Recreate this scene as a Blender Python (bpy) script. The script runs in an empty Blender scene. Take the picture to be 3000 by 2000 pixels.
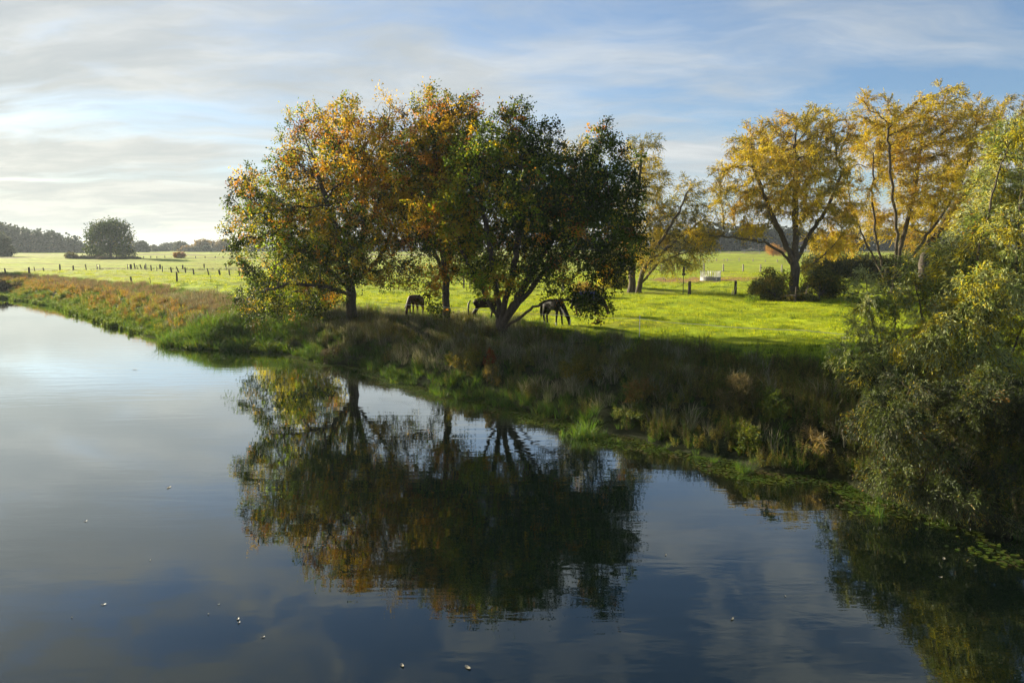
import bpy, bmesh, math, random
import numpy as np
from mathutils import Vector, Matrix
R = math.radians
random.seed(7); RNG = np.random.default_rng(7)
S = bpy.context.scene
COL = S.collection

# ------------------------------------------------------------------ camera
CAMH, FPX, PITCH = 7.0, 2167.0, R(7.31)
cam = bpy.data.objects.new('camera', bpy.data.cameras.new('camera'))
COL.objects.link(cam); S.camera = cam
cam.location = (0, 0, CAMH); cam.rotation_euler = (R(90) - PITCH, 0, 0)
cam.data.sensor_width = 36; cam.data.lens = FPX / 3000 * 36
cam.data.clip_end = 9000; cam.data.clip_start = 0.1

# ------------------------------------------------------------------ light
SUN_AZ, SUN_EL = R(-51), R(16)          # azimuth from +Y, clockwise positive; the sun stands to the left
SKY_STRENGTH, SUN_STRENGTH, EXPOSURE = 0.05, 5.0, 1.75
sd = Vector((math.sin(SUN_AZ) * math.cos(SUN_EL), math.cos(SUN_AZ) * math.cos(SUN_EL), math.sin(SUN_EL)))
sl = bpy.data.lights.new('sun', 'SUN'); sl.energy = SUN_STRENGTH; sl.angle = R(0.55); sl.color = (1.0, 0.89, 0.66)
so = bpy.data.objects.new('sun', sl); COL.objects.link(so)
so.rotation_euler = sd.to_track_quat('Z', 'Y').to_euler()
S.view_settings.view_transform = 'Standard'; S.view_settings.look = 'None'
S.view_settings.exposure = EXPOSURE; S.view_settings.gamma = 1; S.view_settings.use_curve_mapping = False

class NT:
    def __init__(s, tree): s.t = tree; s.n = tree.nodes; s.l = tree.links
    def new(s, typ, **kw):
        nd = s.n.new(typ)
        ins = kw.pop('ins', {})
        for k, v in kw.items(): setattr(nd, k, v)
        for k, v in ins.items(): s.put(nd, k, v)
        return nd
    def put(s, nd, k, v):
        sock = nd.inputs[k]
        if isinstance(v, bpy.types.NodeSocket): s.l.new(v, sock)
        elif isinstance(v, bpy.types.Node): s.l.new(v.outputs[0], sock)
        else: sock.default_value = v
    def math(s, op, a, b=0.0, clamp=False):
        nd = s.new('ShaderNodeMath', operation=op, use_clamp=clamp); s.put(nd, 0, a); s.put(nd, 1, b); return nd.outputs[0]
    def mix(s, f, a, b, mode='MIX'):
        nd = s.new('ShaderNodeMix', data_type='RGBA', blend_type=mode)
        s.put(nd, 0, f); s.put(nd, 6, a); s.put(nd, 7, b); return nd.outputs[2]
    def ramp(s, f, stops, interp='LINEAR'):
        nd = s.new('ShaderNodeValToRGB'); s.put(nd, 0, f); cr = nd.color_ramp; cr.interpolation = interp
        while len(cr.elements) < len(stops): cr.elements.new(0.5)
        for e, (p, c) in zip(cr.elements, stops):
            e.position = p; e.color = c if isinstance(c, tuple) else (c, c, c, 1)
        return nd.outputs[0]
    def noise(s, vec, scale, detail=4, rough=0.5, dist=0.0):
        nd = s.new('ShaderNodeTexNoise', ins={'Scale': scale, 'Detail': detail, 'Roughness': rough, 'Distortion': dist})
        if vec is not None: s.put(nd, 'Vector', vec)
        return nd.outputs['Fac']

def c4(r, g, b): return (r, g, b, 1)

# ------------------------------------------------------------------ sky
W = bpy.data.worlds.new('World'); S.world = W; W.use_nodes = True
n = NT(W.node_tree); n.n.clear()
sky = n.new('ShaderNodeTexSky', sky_type='NISHITA', sun_disc=False, sun_elevation=SUN_EL, sun_rotation=SUN_AZ,
            altitude=50, air_density=1.0, dust_density=0.5, ozone_density=1.6)
tc = n.new('ShaderNodeTexCoord')
sep = n.new('ShaderNodeSeparateXYZ', ins={0: tc.outputs['Generated']})
zc = n.math('MAXIMUM', n.math('ADD', sep.outputs[2], 0.14), 0.06)
u = n.math('DIVIDE', sep.outputs[0], zc); v = n.math('DIVIDE', sep.outputs[1], zc)
uv = n.new('ShaderNodeCombineXYZ', ins={0: u, 1: v, 2: 0.0})
wob = n.new('ShaderNodeTexNoise', ins={'Vector': uv, 'Scale': 0.7, 'Detail': 4.0})
uvw = n.new('ShaderNodeVectorMath', operation='MULTIPLY_ADD', ins={0: wob.outputs['Color'], 1: (0.9, 0.9, 0), 2: uv})
# high cirrus: long fibres, a soft broken sheet and small mottled puffs
mp = n.new('ShaderNodeMapping', ins={'Vector': uvw, 'Rotation': (0, 0, R(-35)), 'Scale': (0.8, 1.9, 1)})
n1 = n.noise(mp, 0.9, 12, 0.60, 0.1)
mp2 = n.new('ShaderNodeMapping', ins={'Vector': uvw, 'Rotation': (0, 0, R(-20)), 'Location': (3.3, 2.7, 0), 'Scale': (0.6, 1.2, 1)})
n2 = n.noise(mp2, 0.8, 8, 0.58, 0.2)
n4 = n.noise(uv, 5.0, 6, 0.62, 0.5)
az = n.math('MULTIPLY', sep.outputs[0], -0.16)          # more veil towards the sun side
lowb = n.math('MULTIPLY', n.math('SUBTRACT', 0.22, sep.outputs[2]), 0.30)
cov = n.math('ADD', n.math('ADD', n.math('MULTIPLY', n1, 0.75), n.math('MULTIPLY', n2, 0.75)), n.math('ADD', az, lowb))
hi = n.ramp(sep.outputs[2], [(0.34, 0.0), (0.42, 1.0), (0.60, 0.5)])
cov = n.math('ADD', cov, n.math('MULTIPLY', n.math('MULTIPLY', n.math('SUBTRACT', n4, 0.49), 1.5), hi))
mask = n.ramp(cov, [(0.60, 0.08), (0.70, 0.42), (0.78, 0.72), (0.88, 1.0)])
# cloud colour: cream near the low sun side, pale grey-blue elsewhere, thicker parts a little grey
sunny = n.math('ADD', n.math('MULTIPLY', sep.outputs[0], -1.0), 0.30, clamp=True)
low = n.ramp(sep.outputs[2], [(0.0, 1.0), (0.24, 0.25), (0.5, 0.0)])
warm = n.math('MULTIPLY', n.math('ADD', sunny, 0.25), low, clamp=True)
ccol = n.mix(warm, c4(3.65, 3.95, 4.20), c4(5.2, 5.2, 4.6))
n5 = n.noise(mp2, 2.3, 10, 0.62, 0.2)
shade = n.ramp(n5, [(0.36, (0.82, 0.86, 0.90, 1)), (0.50, (0.92, 0.94, 0.96, 1)), (0.62, 1.08)])
ccol = n.mix(1.0, ccol, shade, 'MULTIPLY')
skyc = n.mix(1.0, sky.outputs[0], c4(0.63, 0.76, 0.93), 'MULTIPLY')
sc = n.mix(mask, skyc, ccol)
bg = n.new('ShaderNodeBackground', ins={'Color': sc, 'Strength': SKY_STRENGTH})
n.new('ShaderNodeOutputWorld', ins={0: bg})

# ------------------------------------------------------------------ pixel -> place helpers
def ray(px, py):
    a, b = (px - 1500) / FPX, (1000 - py) / FPX
    return np.array([a, math.cos(PITCH) + b * math.sin(PITCH), -math.sin(PITCH) + b * math.cos(PITCH)])
def P(px, py, D):
    d = ray(px, py); k = D / d[1]
    return np.array([d[0] * k, D, CAMH + d[2] * k])
def onz(px, py, z):
    d = ray(px, py); k = (z - CAMH) / d[2]
    return np.array([d[0] * k, d[1] * k, z])

shore_px = [(0, 861), (51, 878), (191, 900), (319, 944), (434, 976), (506, 999), (560, 1019), (640, 1021), (708, 1016), (798, 1022), (881, 1036),
            (960, 1066), (1095, 1072), (1160, 1108), (1306, 1153), (1443, 1172), (1517, 1199), (1600, 1218), (1668, 1232), (1693, 1256),
            (1834, 1282), (1981, 1317), (2200, 1373), (2378, 1397), (2548, 1445), (2669, 1498), (2790, 1540), (3000, 1590)]
SR = np.array([(-900, 620), (-400, 330), (-210, 185), (-135, 138), (-96, 120)] + [tuple(onz(x, y, 0)[:2]) for x, y in shore_px] + [(20, 8), (34, -20), (60, -90)])
SL = np.array([(-900, 500), (-420, 262), (-240, 190), (-150, 138), (-100, 100), (-60, 62), (-37, 34), (-26, 12), (-22, -20), (-20, -90)])

def sdist(xy, poly):
    """signed distance to a polyline running far-left -> near-right; positive on the inland (right) side"""
    best = np.full(len(xy), 1e9); sg = np.zeros(len(xy))
    for a, b in zip(poly[:-1], poly[1:]):
        ab = b - a; ap = xy - a
        t = np.clip((ap @ ab) / (ab @ ab), 0, 1)
        d = np.hypot(*(ap - t[:, None] * ab).T)
        cr = ab[0] * ap[:, 1] - ab[1] * ap[:, 0]
        m = d < best
        best[m] = d[m]; sg[m] = np.where(cr[m] > 0, 1, -1)
    return best * sg

_w = np.random.default_rng(3)
WV = {}
def vn(p, lam, seed=0, k=9):
    """cheap smooth pseudo noise in [-1, 1] from a few plane waves; p is (N, 2) or (N, 3)"""
    key = (p.shape[1], seed)
    if key not in WV:
        g = np.random.default_rng(100 + seed)
        d = g.normal(size=(k, p.shape[1])); d /= np.linalg.norm(d, axis=1)[:, None]
        WV[key] = (d * g.uniform(0.6, 1.7, (k, 1)), g.uniform(0, 6.28, k))
    d, ph = WV[key]
    return np.sin((p @ d.T) * (6.283 / lam) + ph).sum(1) / math.sqrt(k) / 1.3

def prof(s):
    xs = [-30, -6, -1.2, -0.2, 0.35, 1.0, 2.2, 4.0, 8.0, 14, 40]
    ys = [-2.2, -1.6, -0.7, -0.12, 0.10, 0.45, 1.1, 1.60, 2.15, 2.32, 2.3]
    return np.interp(s, xs, ys)
def HS(xy):
    xy = np.atleast_2d(np.asarray(xy, float))
    s = sdist(xy, SR); s = s + 0.25 * vn(xy, 3.0, 1) + 0.10 * vn(xy, 1.1, 2)
    s2 = -sdist(xy, SL)
    s2 = np.where(sdist(xy, SL) < 0, -sdist(xy, SL), -np.abs(sdist(xy, SL)))
    z = np.maximum(prof(s), prof(s2 + 0.2 * vn(xy, 3.0, 5)))
    f = np.clip((s - 1) / 8, 0, 1)
    dist = np.hypot(xy[:, 0], xy[:, 1])
    z = z + f * (0.10 * vn(xy, 17, 3) + 0.05 * vn(xy, 5.5, 4)) + f * np.clip(dist / 120, 0, 1) * 0.22 * vn(xy, 45, 6)
    z = z + np.clip((dist - 150) / 300, 0, 1) * 0.25 * vn(xy, 120, 7)
    z = z + np.clip((dist - 300) / 170, 0, 1) * np.where(xy[:, 0] > 0, 1.8, 0.5)
    # low rounded bump where the left fence crosses
    z = z + f * 0.35 * np.exp(-((xy[:, 0] + 72) / 18) ** 2 - ((xy[:, 1] - 128) / 9) ** 2)
    return z, s
def H(x, y): return float(HS([(x, y)])[0][0])
def G(px, py):
    z = 2.3
    for _ in range(14):
        p = onz(px, py, z); z = 0.5 * z + 0.5 * H(p[0], p[1])
    p = onz(px, py, z); return np.array([p[0], p[1], H(p[0], p[1])])

# ------------------------------------------------------------------ object helpers
def mesh_obj(name, V, F, mat, parent=None, loc=None, smooth=False, tint=None):
    me = bpy.data.meshes.new(name)
    V = np.asarray(V, np.float32)
    if isinstance(F, np.ndarray):
        k = F.shape[1]
        me.vertices.add(len(V)); me.vertices.foreach_set('co', V.ravel())
        me.loops.add(F.size); me.loops.foreach_set('vertex_index', F.ravel().astype(np.int32))
        me.polygons.add(len(F)); me.polygons.foreach_set('loop_start', np.arange(0, F.size, k, dtype=np.int32))
        me.polygons.foreach_set('loop_total', np.full(len(F), k, np.int32))
        me.update(calc_edges=True)
    else:
        me.from_pydata([tuple(map(float, p)) for p in V], [], F)
    if smooth: me.polygons.foreach_set('use_smooth', np.ones(len(me.polygons), bool))
    if tint is not None:
        at = me.attributes.new('tint', 'FLOAT_COLOR', 'POINT')
        c = np.ones((len(V), 4), np.float32); c[:, :3] = tint
        at.data.foreach_set('color', c.ravel())
    for m in (mat if isinstance(mat, (list, tuple)) else [mat]): me.materials.append(m)
    o = bpy.data.objects.new(name, me); COL.objects.link(o)
    if parent: o.parent = parent
    if loc is not None: o.location = [float(q) for q in loc]
    return o
def tag(o, label=None, cat=None, group=None, kind=None):
    if label: o['label'] = label
    if cat: o['category'] = cat
    if group: o['group'] = group
    if kind: o['kind'] = kind
    return o
def thing(name, label, cat, loc=(0, 0, 0), rz=0, group=None):
    o = bpy.data.objects.new(name, None); COL.objects.link(o); o.empty_display_size = 0.3
    o.location = [float(q) for q in loc]; o.rotation_euler = (0, 0, rz)
    return tag(o, label, cat, group)
def copy_tree(o, parent=None):
    c = o.copy(); COL.objects.link(c); c.parent = parent
    for ch in list(o.children): copy_tree(ch, c)
    return c

class MB:
    """collects simple solids and links them as one mesh"""
    def __init__(s): s.V = []; s.F = []
    def add(s, V, F):
        b = len(s.V); s.V += [tuple(map(float, q)) for q in V]; s.F += [tuple(b + i for i in f) for f in F]
    def box(s, c, size, rz=0.0, tilt=(0, 0)):
        x, y, z = [q / 2 for q in size]
        M = Matrix.Rotation(rz, 3, 'Z') @ Matrix.Rotation(tilt[0], 3, 'X') @ Matrix.Rotation(tilt[1], 3, 'Y')
        V = [M @ Vector((i * x, j * y, k * z)) + Vector(c) for i in (-1, 1) for j in (-1, 1) for k in (-1, 1)]
        s.add(V, [(0, 1, 3, 2), (4, 6, 7, 5), (0, 4, 5, 1), (2, 3, 7, 6), (0, 2, 6, 4), (1, 5, 7, 3)])
    def tube(s, pts, rad, k=8, cap=True):
        V, F = tube_np(np.array(pts, float), np.broadcast_to(np.array(rad, float), (len(pts),)), k)
        F = [tuple(f) for f in F]
        if cap: F += [tuple(range(k))[::-1], tuple(range(len(V) - k, len(V)))]
        s.add(V, F)
    def build(s, name, mat, parent=None, smooth=False):
        return mesh_obj(name, np.array(s.V), s.F, mat, parent, smooth=smooth)

def tube_np(p, r, k):
    m = len(p)
    t = np.gradient(p, axis=0); t /= np.linalg.norm(t, axis=1)[:, None] + 1e-9
    ref = np.array([0.3, 0.95, 0.1]) if abs(t[0][2]) > 0.5 else np.array([0.0, 0.1, 1.0])
    a = np.cross(t, ref); a /= np.linalg.norm(a, axis=1)[:, None] + 1e-9
    b = np.cross(t, a)
    th = np.arange(k) * 2 * math.pi / k
    V = p[:, None, :] + r[:, None, None] * (np.cos(th)[None, :, None] * a[:, None, :] + np.sin(th)[None, :, None] * b[:, None, :])
    i = np.arange(m - 1)[:, None] * k; j = np.arange(k)[None, :]; j2 = (j + 1) % k
    F = np.stack([i + j, i + j2, i + k + j2, i + k + j], -1).reshape(-1, 4)
    return V.reshape(-1, 3), F

# ------------------------------------------------------------------ materials
def newmat(name):
    m = bpy.data.materials.new(name); m.use_nodes = True
    t = NT(m.node_tree); t.n.clear(); out = t.new('ShaderNodeOutputMaterial')
    return m, t, out
def leaf_mat(name, trans=0.45, tcol=(1.15, 1.1, 0.55), rough=0.55, objrand=None, gain=1.0):
    """leaf: reflecting + transmitting; hue per leaf comes from its own 'tint' attribute"""
    m, t, out = newmat(name)
    at = t.new('ShaderNodeAttribute', attribute_name='tint').outputs[0]
    if objrand:
        oi = t.new('ShaderNodeObjectInfo').outputs['Random']
        at = t.mix(t.math('MULTIPLY', oi, objrand[1]), at, objrand[0], 'MULTIPLY')
    if gain != 1.0: at = t.mix(1.0, at, c4(gain, gain, gain), 'MULTIPLY')
    pr = t.new('ShaderNodeBsdfPrincipled', ins={'Base Color': at, 'Roughness': rough, 'Specular IOR Level': 0.22 if name.startswith('silver') else 0.12})
    tr = t.new('ShaderNodeBsdfTranslucent', ins={'Color': t.mix(1.0, at, c4(*tcol), 'MULTIPLY')})
    mx = t.new('ShaderNodeMixShader', ins={0: trans, 1: pr, 2: tr})
    t.put(out, 0, mx); return m
def wood_mat(name, a, b, scale=6.0, stretch=0.15, bump=0.5, rough=0.9):
    m, t, out = newmat(name)
    co = t.new('ShaderNodeTexCoord').outputs['Object']
    mp = t.new('ShaderNodeMapping', ins={'Vector': co, 'Scale': (1, 1, stretch)})
    f = t.noise(mp, scale, 5, 0.65, 0.4)
    f2 = t.noise(co, scale * 0.2, 3)
    col = t.mix(t.ramp(f, [(0.35, 0.0), (0.65, 1.0)]), c4(*a), c4(*b))
    col = t.mix(t.math('MULTIPLY', f2, 0.5), col, c4(*[q * 0.6 for q in a]))
    bp = t.new('ShaderNodeBump', ins={'Height': f, 'Strength': bump, 'Distance': 0.05})
    pr = t.new('ShaderNodeBsdfPrincipled', ins={'Base Color': col, 'Roughness': rough, 'Normal': bp, 'Specular IOR Level': 0.2})
    t.put(out, 0, pr); return m
def plain_mat(name, col, rough=0.6, var=0.25, metal=0.0, scale=8.0):
    m, t, out = newmat(name)
    co = t.new('ShaderNodeTexCoord').outputs['Object']
    f = t.noise(co, scale, 5, 0.6)
    cc = t.mix(f, c4(*[q * (1 - var) for q in col]), c4(*[min(1, q * (1 + var)) for q in col]))
    bp = t.new('ShaderNodeBump', ins={'Height': f, 'Strength': 0.2, 'Distance': 0.01})
    pr = t.new('ShaderNodeBsdfPrincipled', ins={'Base Color': cc, 'Roughness': rough, 'Metallic': metal, 'Normal': bp})
    t.put(out, 0, pr); return m

M_OAK = leaf_mat('oak_leaf', 0.44, (1.35, 1.2, 0.5))
M_WIL = leaf_mat('willow_leaf', 0.40, (1.2, 1.1, 0.6))
M_NWIL = leaf_mat('silver_willow_leaf', 0.35, (1.2, 1.15, 0.5), 0.42)
M_FAR = leaf_mat('far_leaf', 0.25, (1.1, 1.05, 0.6))
M_GRASS = leaf_mat('grass_blade', 0.50, (1.5, 1.25, 0.35), 0.5, (c4(0.55, 0.6, 0.6), 0.8))
M_DRY = leaf_mat('dry_stalk', 0.35, (1.1, 1.05, 0.8), 0.7, (c4(0.45, 0.42, 0.45), 0.9))
M_HERB = leaf_mat('herb_leaf', 0.45, (1.3, 1.1, 0.5), 0.5, (c4(0.5, 0.5, 0.5), 0.7))
M_AUT = leaf_mat('autumn_herb_leaf', 0.45, (1.3, 1.15, 0.5), 0.5, (c4(0.6, 0.6, 0.5), 0.5))
M_BARK = wood_mat('oak_bark', (0.045, 0.036, 0.028), (0.11, 0.09, 0.07), 9, 0.2, 0.9)
M_WBARK = wood_mat('willow_bark', (0.05, 0.040, 0.028), (0.14, 0.11, 0.075), 7, 0.2, 0.8)
M_POST = wood_mat('weathered_post_wood', (0.10, 0.075, 0.055), (0.26, 0.20, 0.15), 18, 0.1, 0.4)
M_DPOST = wood_mat('dark_post_wood', (0.045, 0.035, 0.028), (0.11, 0.085, 0.065), 18, 0.1, 0.5)
M_PPOST = wood_mat('pale_post_wood', (0.30, 0.26, 0.20), (0.55, 0.47, 0.37), 18, 0.1, 0.3)
M_WIRE = plain_mat('dark_wire', (0.06, 0.05, 0.045), 0.5, 0.2, 0.6)
M_TAPE = plain_mat('white_tape', (0.8, 0.8, 0.78), 0.6, 0.05)

# ------------------------------------------------------------------ ground sheet
def build_ground():
    az = np.concatenate([np.linspace(-180, -62, 60, endpoint=False), np.linspace(-62, -40, 40, endpoint=False), np.linspace(-40, 42, 420, endpoint=False),
                         np.linspace(42, 180, 61)])
    rr = np.concatenate([[0.5, 4, 8, 11, 13], np.geomspace(15, 75, 190, endpoint=False), np.geomspace(75, 420, 80, endpoint=False), np.geomspace(420, 2500, 30)])
    A, Q = np.meshgrid(np.radians(az), rr)
    xy = np.stack([np.sin(A) * Q, np.cos(A) * Q], -1).reshape(-1, 2)
    z, s = HS(xy)
    d = np.hypot(xy[:, 0], xy[:, 1])
    fine = np.clip(s / 3, 0, 1) * np.clip((110 - d) / 60, 0, 1)
    z = z + fine * (0.035 * vn(xy, 1.6, 8) + 0.03 * vn(xy, 0.8, 9))
    V = np.column_stack([xy, z])
    m, k = len(rr), len(az)
    i = np.arange(m - 1)[:, None] * k; j = np.arange(k - 1)[None, :]
    F = np.stack([i + j, i + k + j, i + k + j + 1, i + j + 1], -1).reshape(-1, 4)
    # local colour of what grows there
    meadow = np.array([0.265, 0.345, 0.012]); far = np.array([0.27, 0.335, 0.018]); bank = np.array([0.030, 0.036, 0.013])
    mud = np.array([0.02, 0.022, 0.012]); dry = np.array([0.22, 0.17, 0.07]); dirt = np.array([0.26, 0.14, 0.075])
    c = np.tile(meadow, (len(V), 1))
    def bl(c, t, w): return c * (1 - w[:, None]) + t * w[:, None]
    c = bl(c, far, np.clip((d - 70) / 90, 0, 1))
    c = c * (1 + 0.22 * vn(xy, 7, 15) + 0.15 * vn(xy, 2.3, 16))[:, None]
    c = bl(c, np.array([0.20, 0.20, 0.03]), 0.55 * np.clip(vn(xy * np.array([0.5, 1.0]), 9, 17) - 0.3, 0, 1))
    c = bl(c, np.array([0.22, 0.20, 0.05]), 0.5 * np.clip(vn(xy, 26, 11), 0, 1) * np.clip((d - 60) / 60, 0, 1))
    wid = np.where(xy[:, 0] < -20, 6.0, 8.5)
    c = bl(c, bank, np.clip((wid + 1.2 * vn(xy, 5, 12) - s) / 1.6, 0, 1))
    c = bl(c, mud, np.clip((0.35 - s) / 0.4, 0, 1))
    # bare trodden earth round the hay feeder
    f = onz(2085, 820, 2.3)
    e = ((xy[:, 0] - f[0]) / 8.5) ** 2 + ((xy[:, 1] - f[1]) / 6.5) ** 2
    c = bl(c, dirt, np.clip((1.25 - e + 0.35 * vn(xy, 3.2, 13)) / 0.5, 0, 1))
    # strips of uncut straw-coloured grass across the far pastures; the narrow one paints shade
    for y0, w, x0, x1 in ((300, 9, -260, -45), (255, 5, 20, 160), (400, 16, -500, 500), (158, 1.2, -110, -30)):
        c = bl(c, dry * (0.75 if y0 != 158 else 0.45), np.clip((w - np.abs(xy[:, 1] - y0 - 2 * vn(xy, 40, 14))) / (w * 0.4), 0, 1) * ((xy[:, 0] > x0) & (xy[:, 0] < x1)))  # darker strip along the fence: shadow line put into the ground colour
    m_, t, out = newmat('meadow_ground')
    at = t.new('ShaderNodeAttribute', attribute_name='tint').outputs[0]
    co = t.new('ShaderNodeNewGeometry').outputs['Position']
    a1 = t.noise(co, 1.7, 6, 0.7); a2 = t.noise(co, 0.12, 3, 0.6); a3 = t.noise(co, 9.0, 4, 0.7)
    col = t.mix(t.ramp(a1, [(0.35, 0.75), (0.6, 0.0)]), at, c4(0.55, 0.62, 0.6), 'MULTIPLY')
    col = t.mix(t.ramp(a2, [(0.4, 0.0), (0.62, 0.6)]), col, c4(1.25, 1.02, 0.8), 'MULTIPLY')
    mpp = t.new('ShaderNodeMapping', ins={'Vector': co, 'Scale': (0.45, 1.0, 1.0)})
    h1 = t.noise(mpp, 1.2, 8, 0.72)
    hh = t.math('ADD', t.math('MULTIPLY', h1, 1.0), t.math('MULTIPLY', a3, 0.12))
    bp = t.new('ShaderNodeBump', ins={'Height': hh, 'Strength': 0.8, 'Distance': 0.4})
    pr = t.new('ShaderNodeBsdfPrincipled', ins={'Base Color': col, 'Roughness': 0.95, 'Specular IOR Level': 0.1, 'Normal': bp})
    t.put(out, 0, pr)
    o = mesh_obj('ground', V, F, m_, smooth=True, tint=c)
    tag(o, kind='structure')
build_ground()

# ------------------------------------------------------------------ river water
def build_water():
    m, t, out = newmat('river_water')
    co = t.new('ShaderNodeNewGeometry').outputs['Position']
    mp = t.new('ShaderNodeMapping', ins={'Vector': co, 'Rotation': (0, 0, R(8)), 'Scale': (0.55, 1.5, 1)})
    mpb = t.new('ShaderNodeMapping', ins={'Vector': co, 'Rotation': (0, 0, R(-6)), 'Scale': (0.25, 1.3, 1)})
    r1 = t.noise(mp, 1.6, 3, 0.55, 0.3); r2 = t.noise(mpb, 0.9, 2, 0.5, 0.6); calm = t.noise(co, 0.06, 2)
    amp = t.ramp(calm, [(0.38, 0.25), (0.62, 1.0)])
    hh = t.math('MULTIPLY', t.math('ADD', t.math('MULTIPLY', r1, 0.6), t.math('MULTIPLY', r2, 1.0)), amp)
    bp = t.new('ShaderNodeBump', ins={'Height': hh, 'Strength': 0.065, 'Distance': 0.1})
    fr = t.new('ShaderNodeFresnel', ins={'IOR': 1.333, 'Normal': bp})
    refl = t.ramp(fr.outputs[0], [(0.0, 0.03), (0.05, 0.095), (0.11, 0.215), (0.2, 0.47), (0.40, 0.82), (0.75, 0.95), (1.0, 1.0)])
    gl = t.new('ShaderNodeBsdfGlossy', ins={'Color': c4(0.95, 0.98, 0.96), 'Roughness': 0.004, 'Normal': bp})
    df = t.new('ShaderNodeBsdfDiffuse', ins={'Color': c4(0.0015, 0.004, 0.0025)})
    t.put(out, 0, t.new('ShaderNodeMixShader', ins={0: refl, 1: df, 2: gl}))
    V = [(-1200, -90, 0), (120, -90, 0), (120, 700, 0), (-1200, 700, 0)]
    tag(mesh_obj('water', V, [(0, 1, 2, 3)], m), kind='structure')
build_water()

# ------------------------------------------------------------------ foliage builders
def leaf_mesh(name, pos, axis, L, Wd, tint, mat, parent, fold=0.25):
    """pos: leaf bases, axis: unit growing directions, L/Wd arrays; every leaf is a pointed rhomb with a fold"""
    nL = len(pos)
    rnd = RNG.normal(size=(nL, 3))
    side = np.cross(axis, rnd); side /= np.linalg.norm(side, axis=1)[:, None] + 1e-9
    nor = np.cross(axis, side)
    a = pos; b = pos + axis * (L * 0.5)[:, None] + side * (Wd * 0.5)[:, None] + nor * (Wd * fold)[:, None]
    c = pos + axis * L[:, None] - nor * (L * 0.12)[:, None]
    d = pos + axis * (L * 0.5)[:, None] - side * (Wd * 0.5)[:, None] + nor * (Wd * fold)[:, None]
    V = np.stack([a, b, c, d], 1).reshape(-1, 3)
    i = np.arange(nL)[:, None] * 4
    F = np.concatenate([i + np.array([0, 1, 2]), i + np.array([0, 2, 3])], 1).reshape(-1, 3)
    return mesh_obj(name, V, F, mat, parent, tint=np.repeat(tint, 4, 0))

def palette(pos, cols, w, lam=3.0, seed=20, jit=0.35):
    """per-leaf colour: weights w (N, K) modulated by clumpy noise and per-leaf chance"""
    w = np.array(w, float)
    if w.ndim == 1: w = np.tile(w, (len(pos), 1))
    K = len(cols)
    for k in range(K): w[:, k] *= np.exp(1.5 * vn(pos, lam, seed + k) + 0.9 * RNG.normal(size=len(pos)))
    pick = np.argmax(w, 1)
    c = np.array(cols)[pick]
    return c * RNG.uniform(1 - jit, 1 + jit, (len(pos), 1))

def colonize(seeds, attr, step, kill, iters=90, trop=(0, 0, 0.12), jitter=0.15):
    """space colonisation. seeds: list of polylines (first starts at the base, others start at the index of a node)"""
    pos = []; par = []
    for pl, at in seeds:
        prev = at if at is not None else -1
        pts = np.array(pl, float)
        if prev >= 0:
            pts = np.vstack([pos[prev], pts])
        if prev == -1: pos.append(pts[0]); par.append(-1); prev = 0
        for a, b in zip(pts[:-1], pts[1:]):
            k = max(1, int(round(np.linalg.norm(b - a) / step)))
            for q in range(1, k + 1):
                pos.append(a + (b - a) * q / k + RNG.normal(size=3) * step * 0.10); par.append(prev); prev = len(pos) - 1
    attr = np.array(attr); alive = np.ones(len(attr), bool)
    N = np.array(pos)
    D = np.linalg.norm(attr[:, None] - N[None], axis=2) if len(attr) * len(N) < 4e6 else None
    near = D.argmin(1); nd = D.min(1)
    tr = np.array(trop)
    for it in range(iters):
        alive &= nd > kill
        if not alive.any(): break
        idx = np.where(alive)[0]
        P_ = np.array(pos)
        dv = attr[idx] - P_[near[idx]]; dv /= np.linalg.norm(dv, axis=1)[:, None] + 1e-9
        un, inv = np.unique(near[idx], return_inverse=True)
        acc = np.zeros((len(un), 3)); np.add.at(acc, inv, dv)
        acc /= np.linalg.norm(acc, axis=1)[:, None] + 1e-9
        acc += tr + RNG.normal(size=acc.shape) * jitter
        acc /= np.linalg.norm(acc, axis=1)[:, None] + 1e-9
        new = P_[un] + acc * step
        st = len(pos); pos += list(new); par += list(un)
        d2 = np.linalg.norm(attr[idx][:, None] - new[None], axis=2)
        m = d2.min(1); am = d2.argmin(1)
        better = m < nd[idx] - 1e-4
        near[idx[better]] = st + am[better]; nd[idx[better]] = m[better]
    return np.array(pos), np.array(par)

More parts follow.
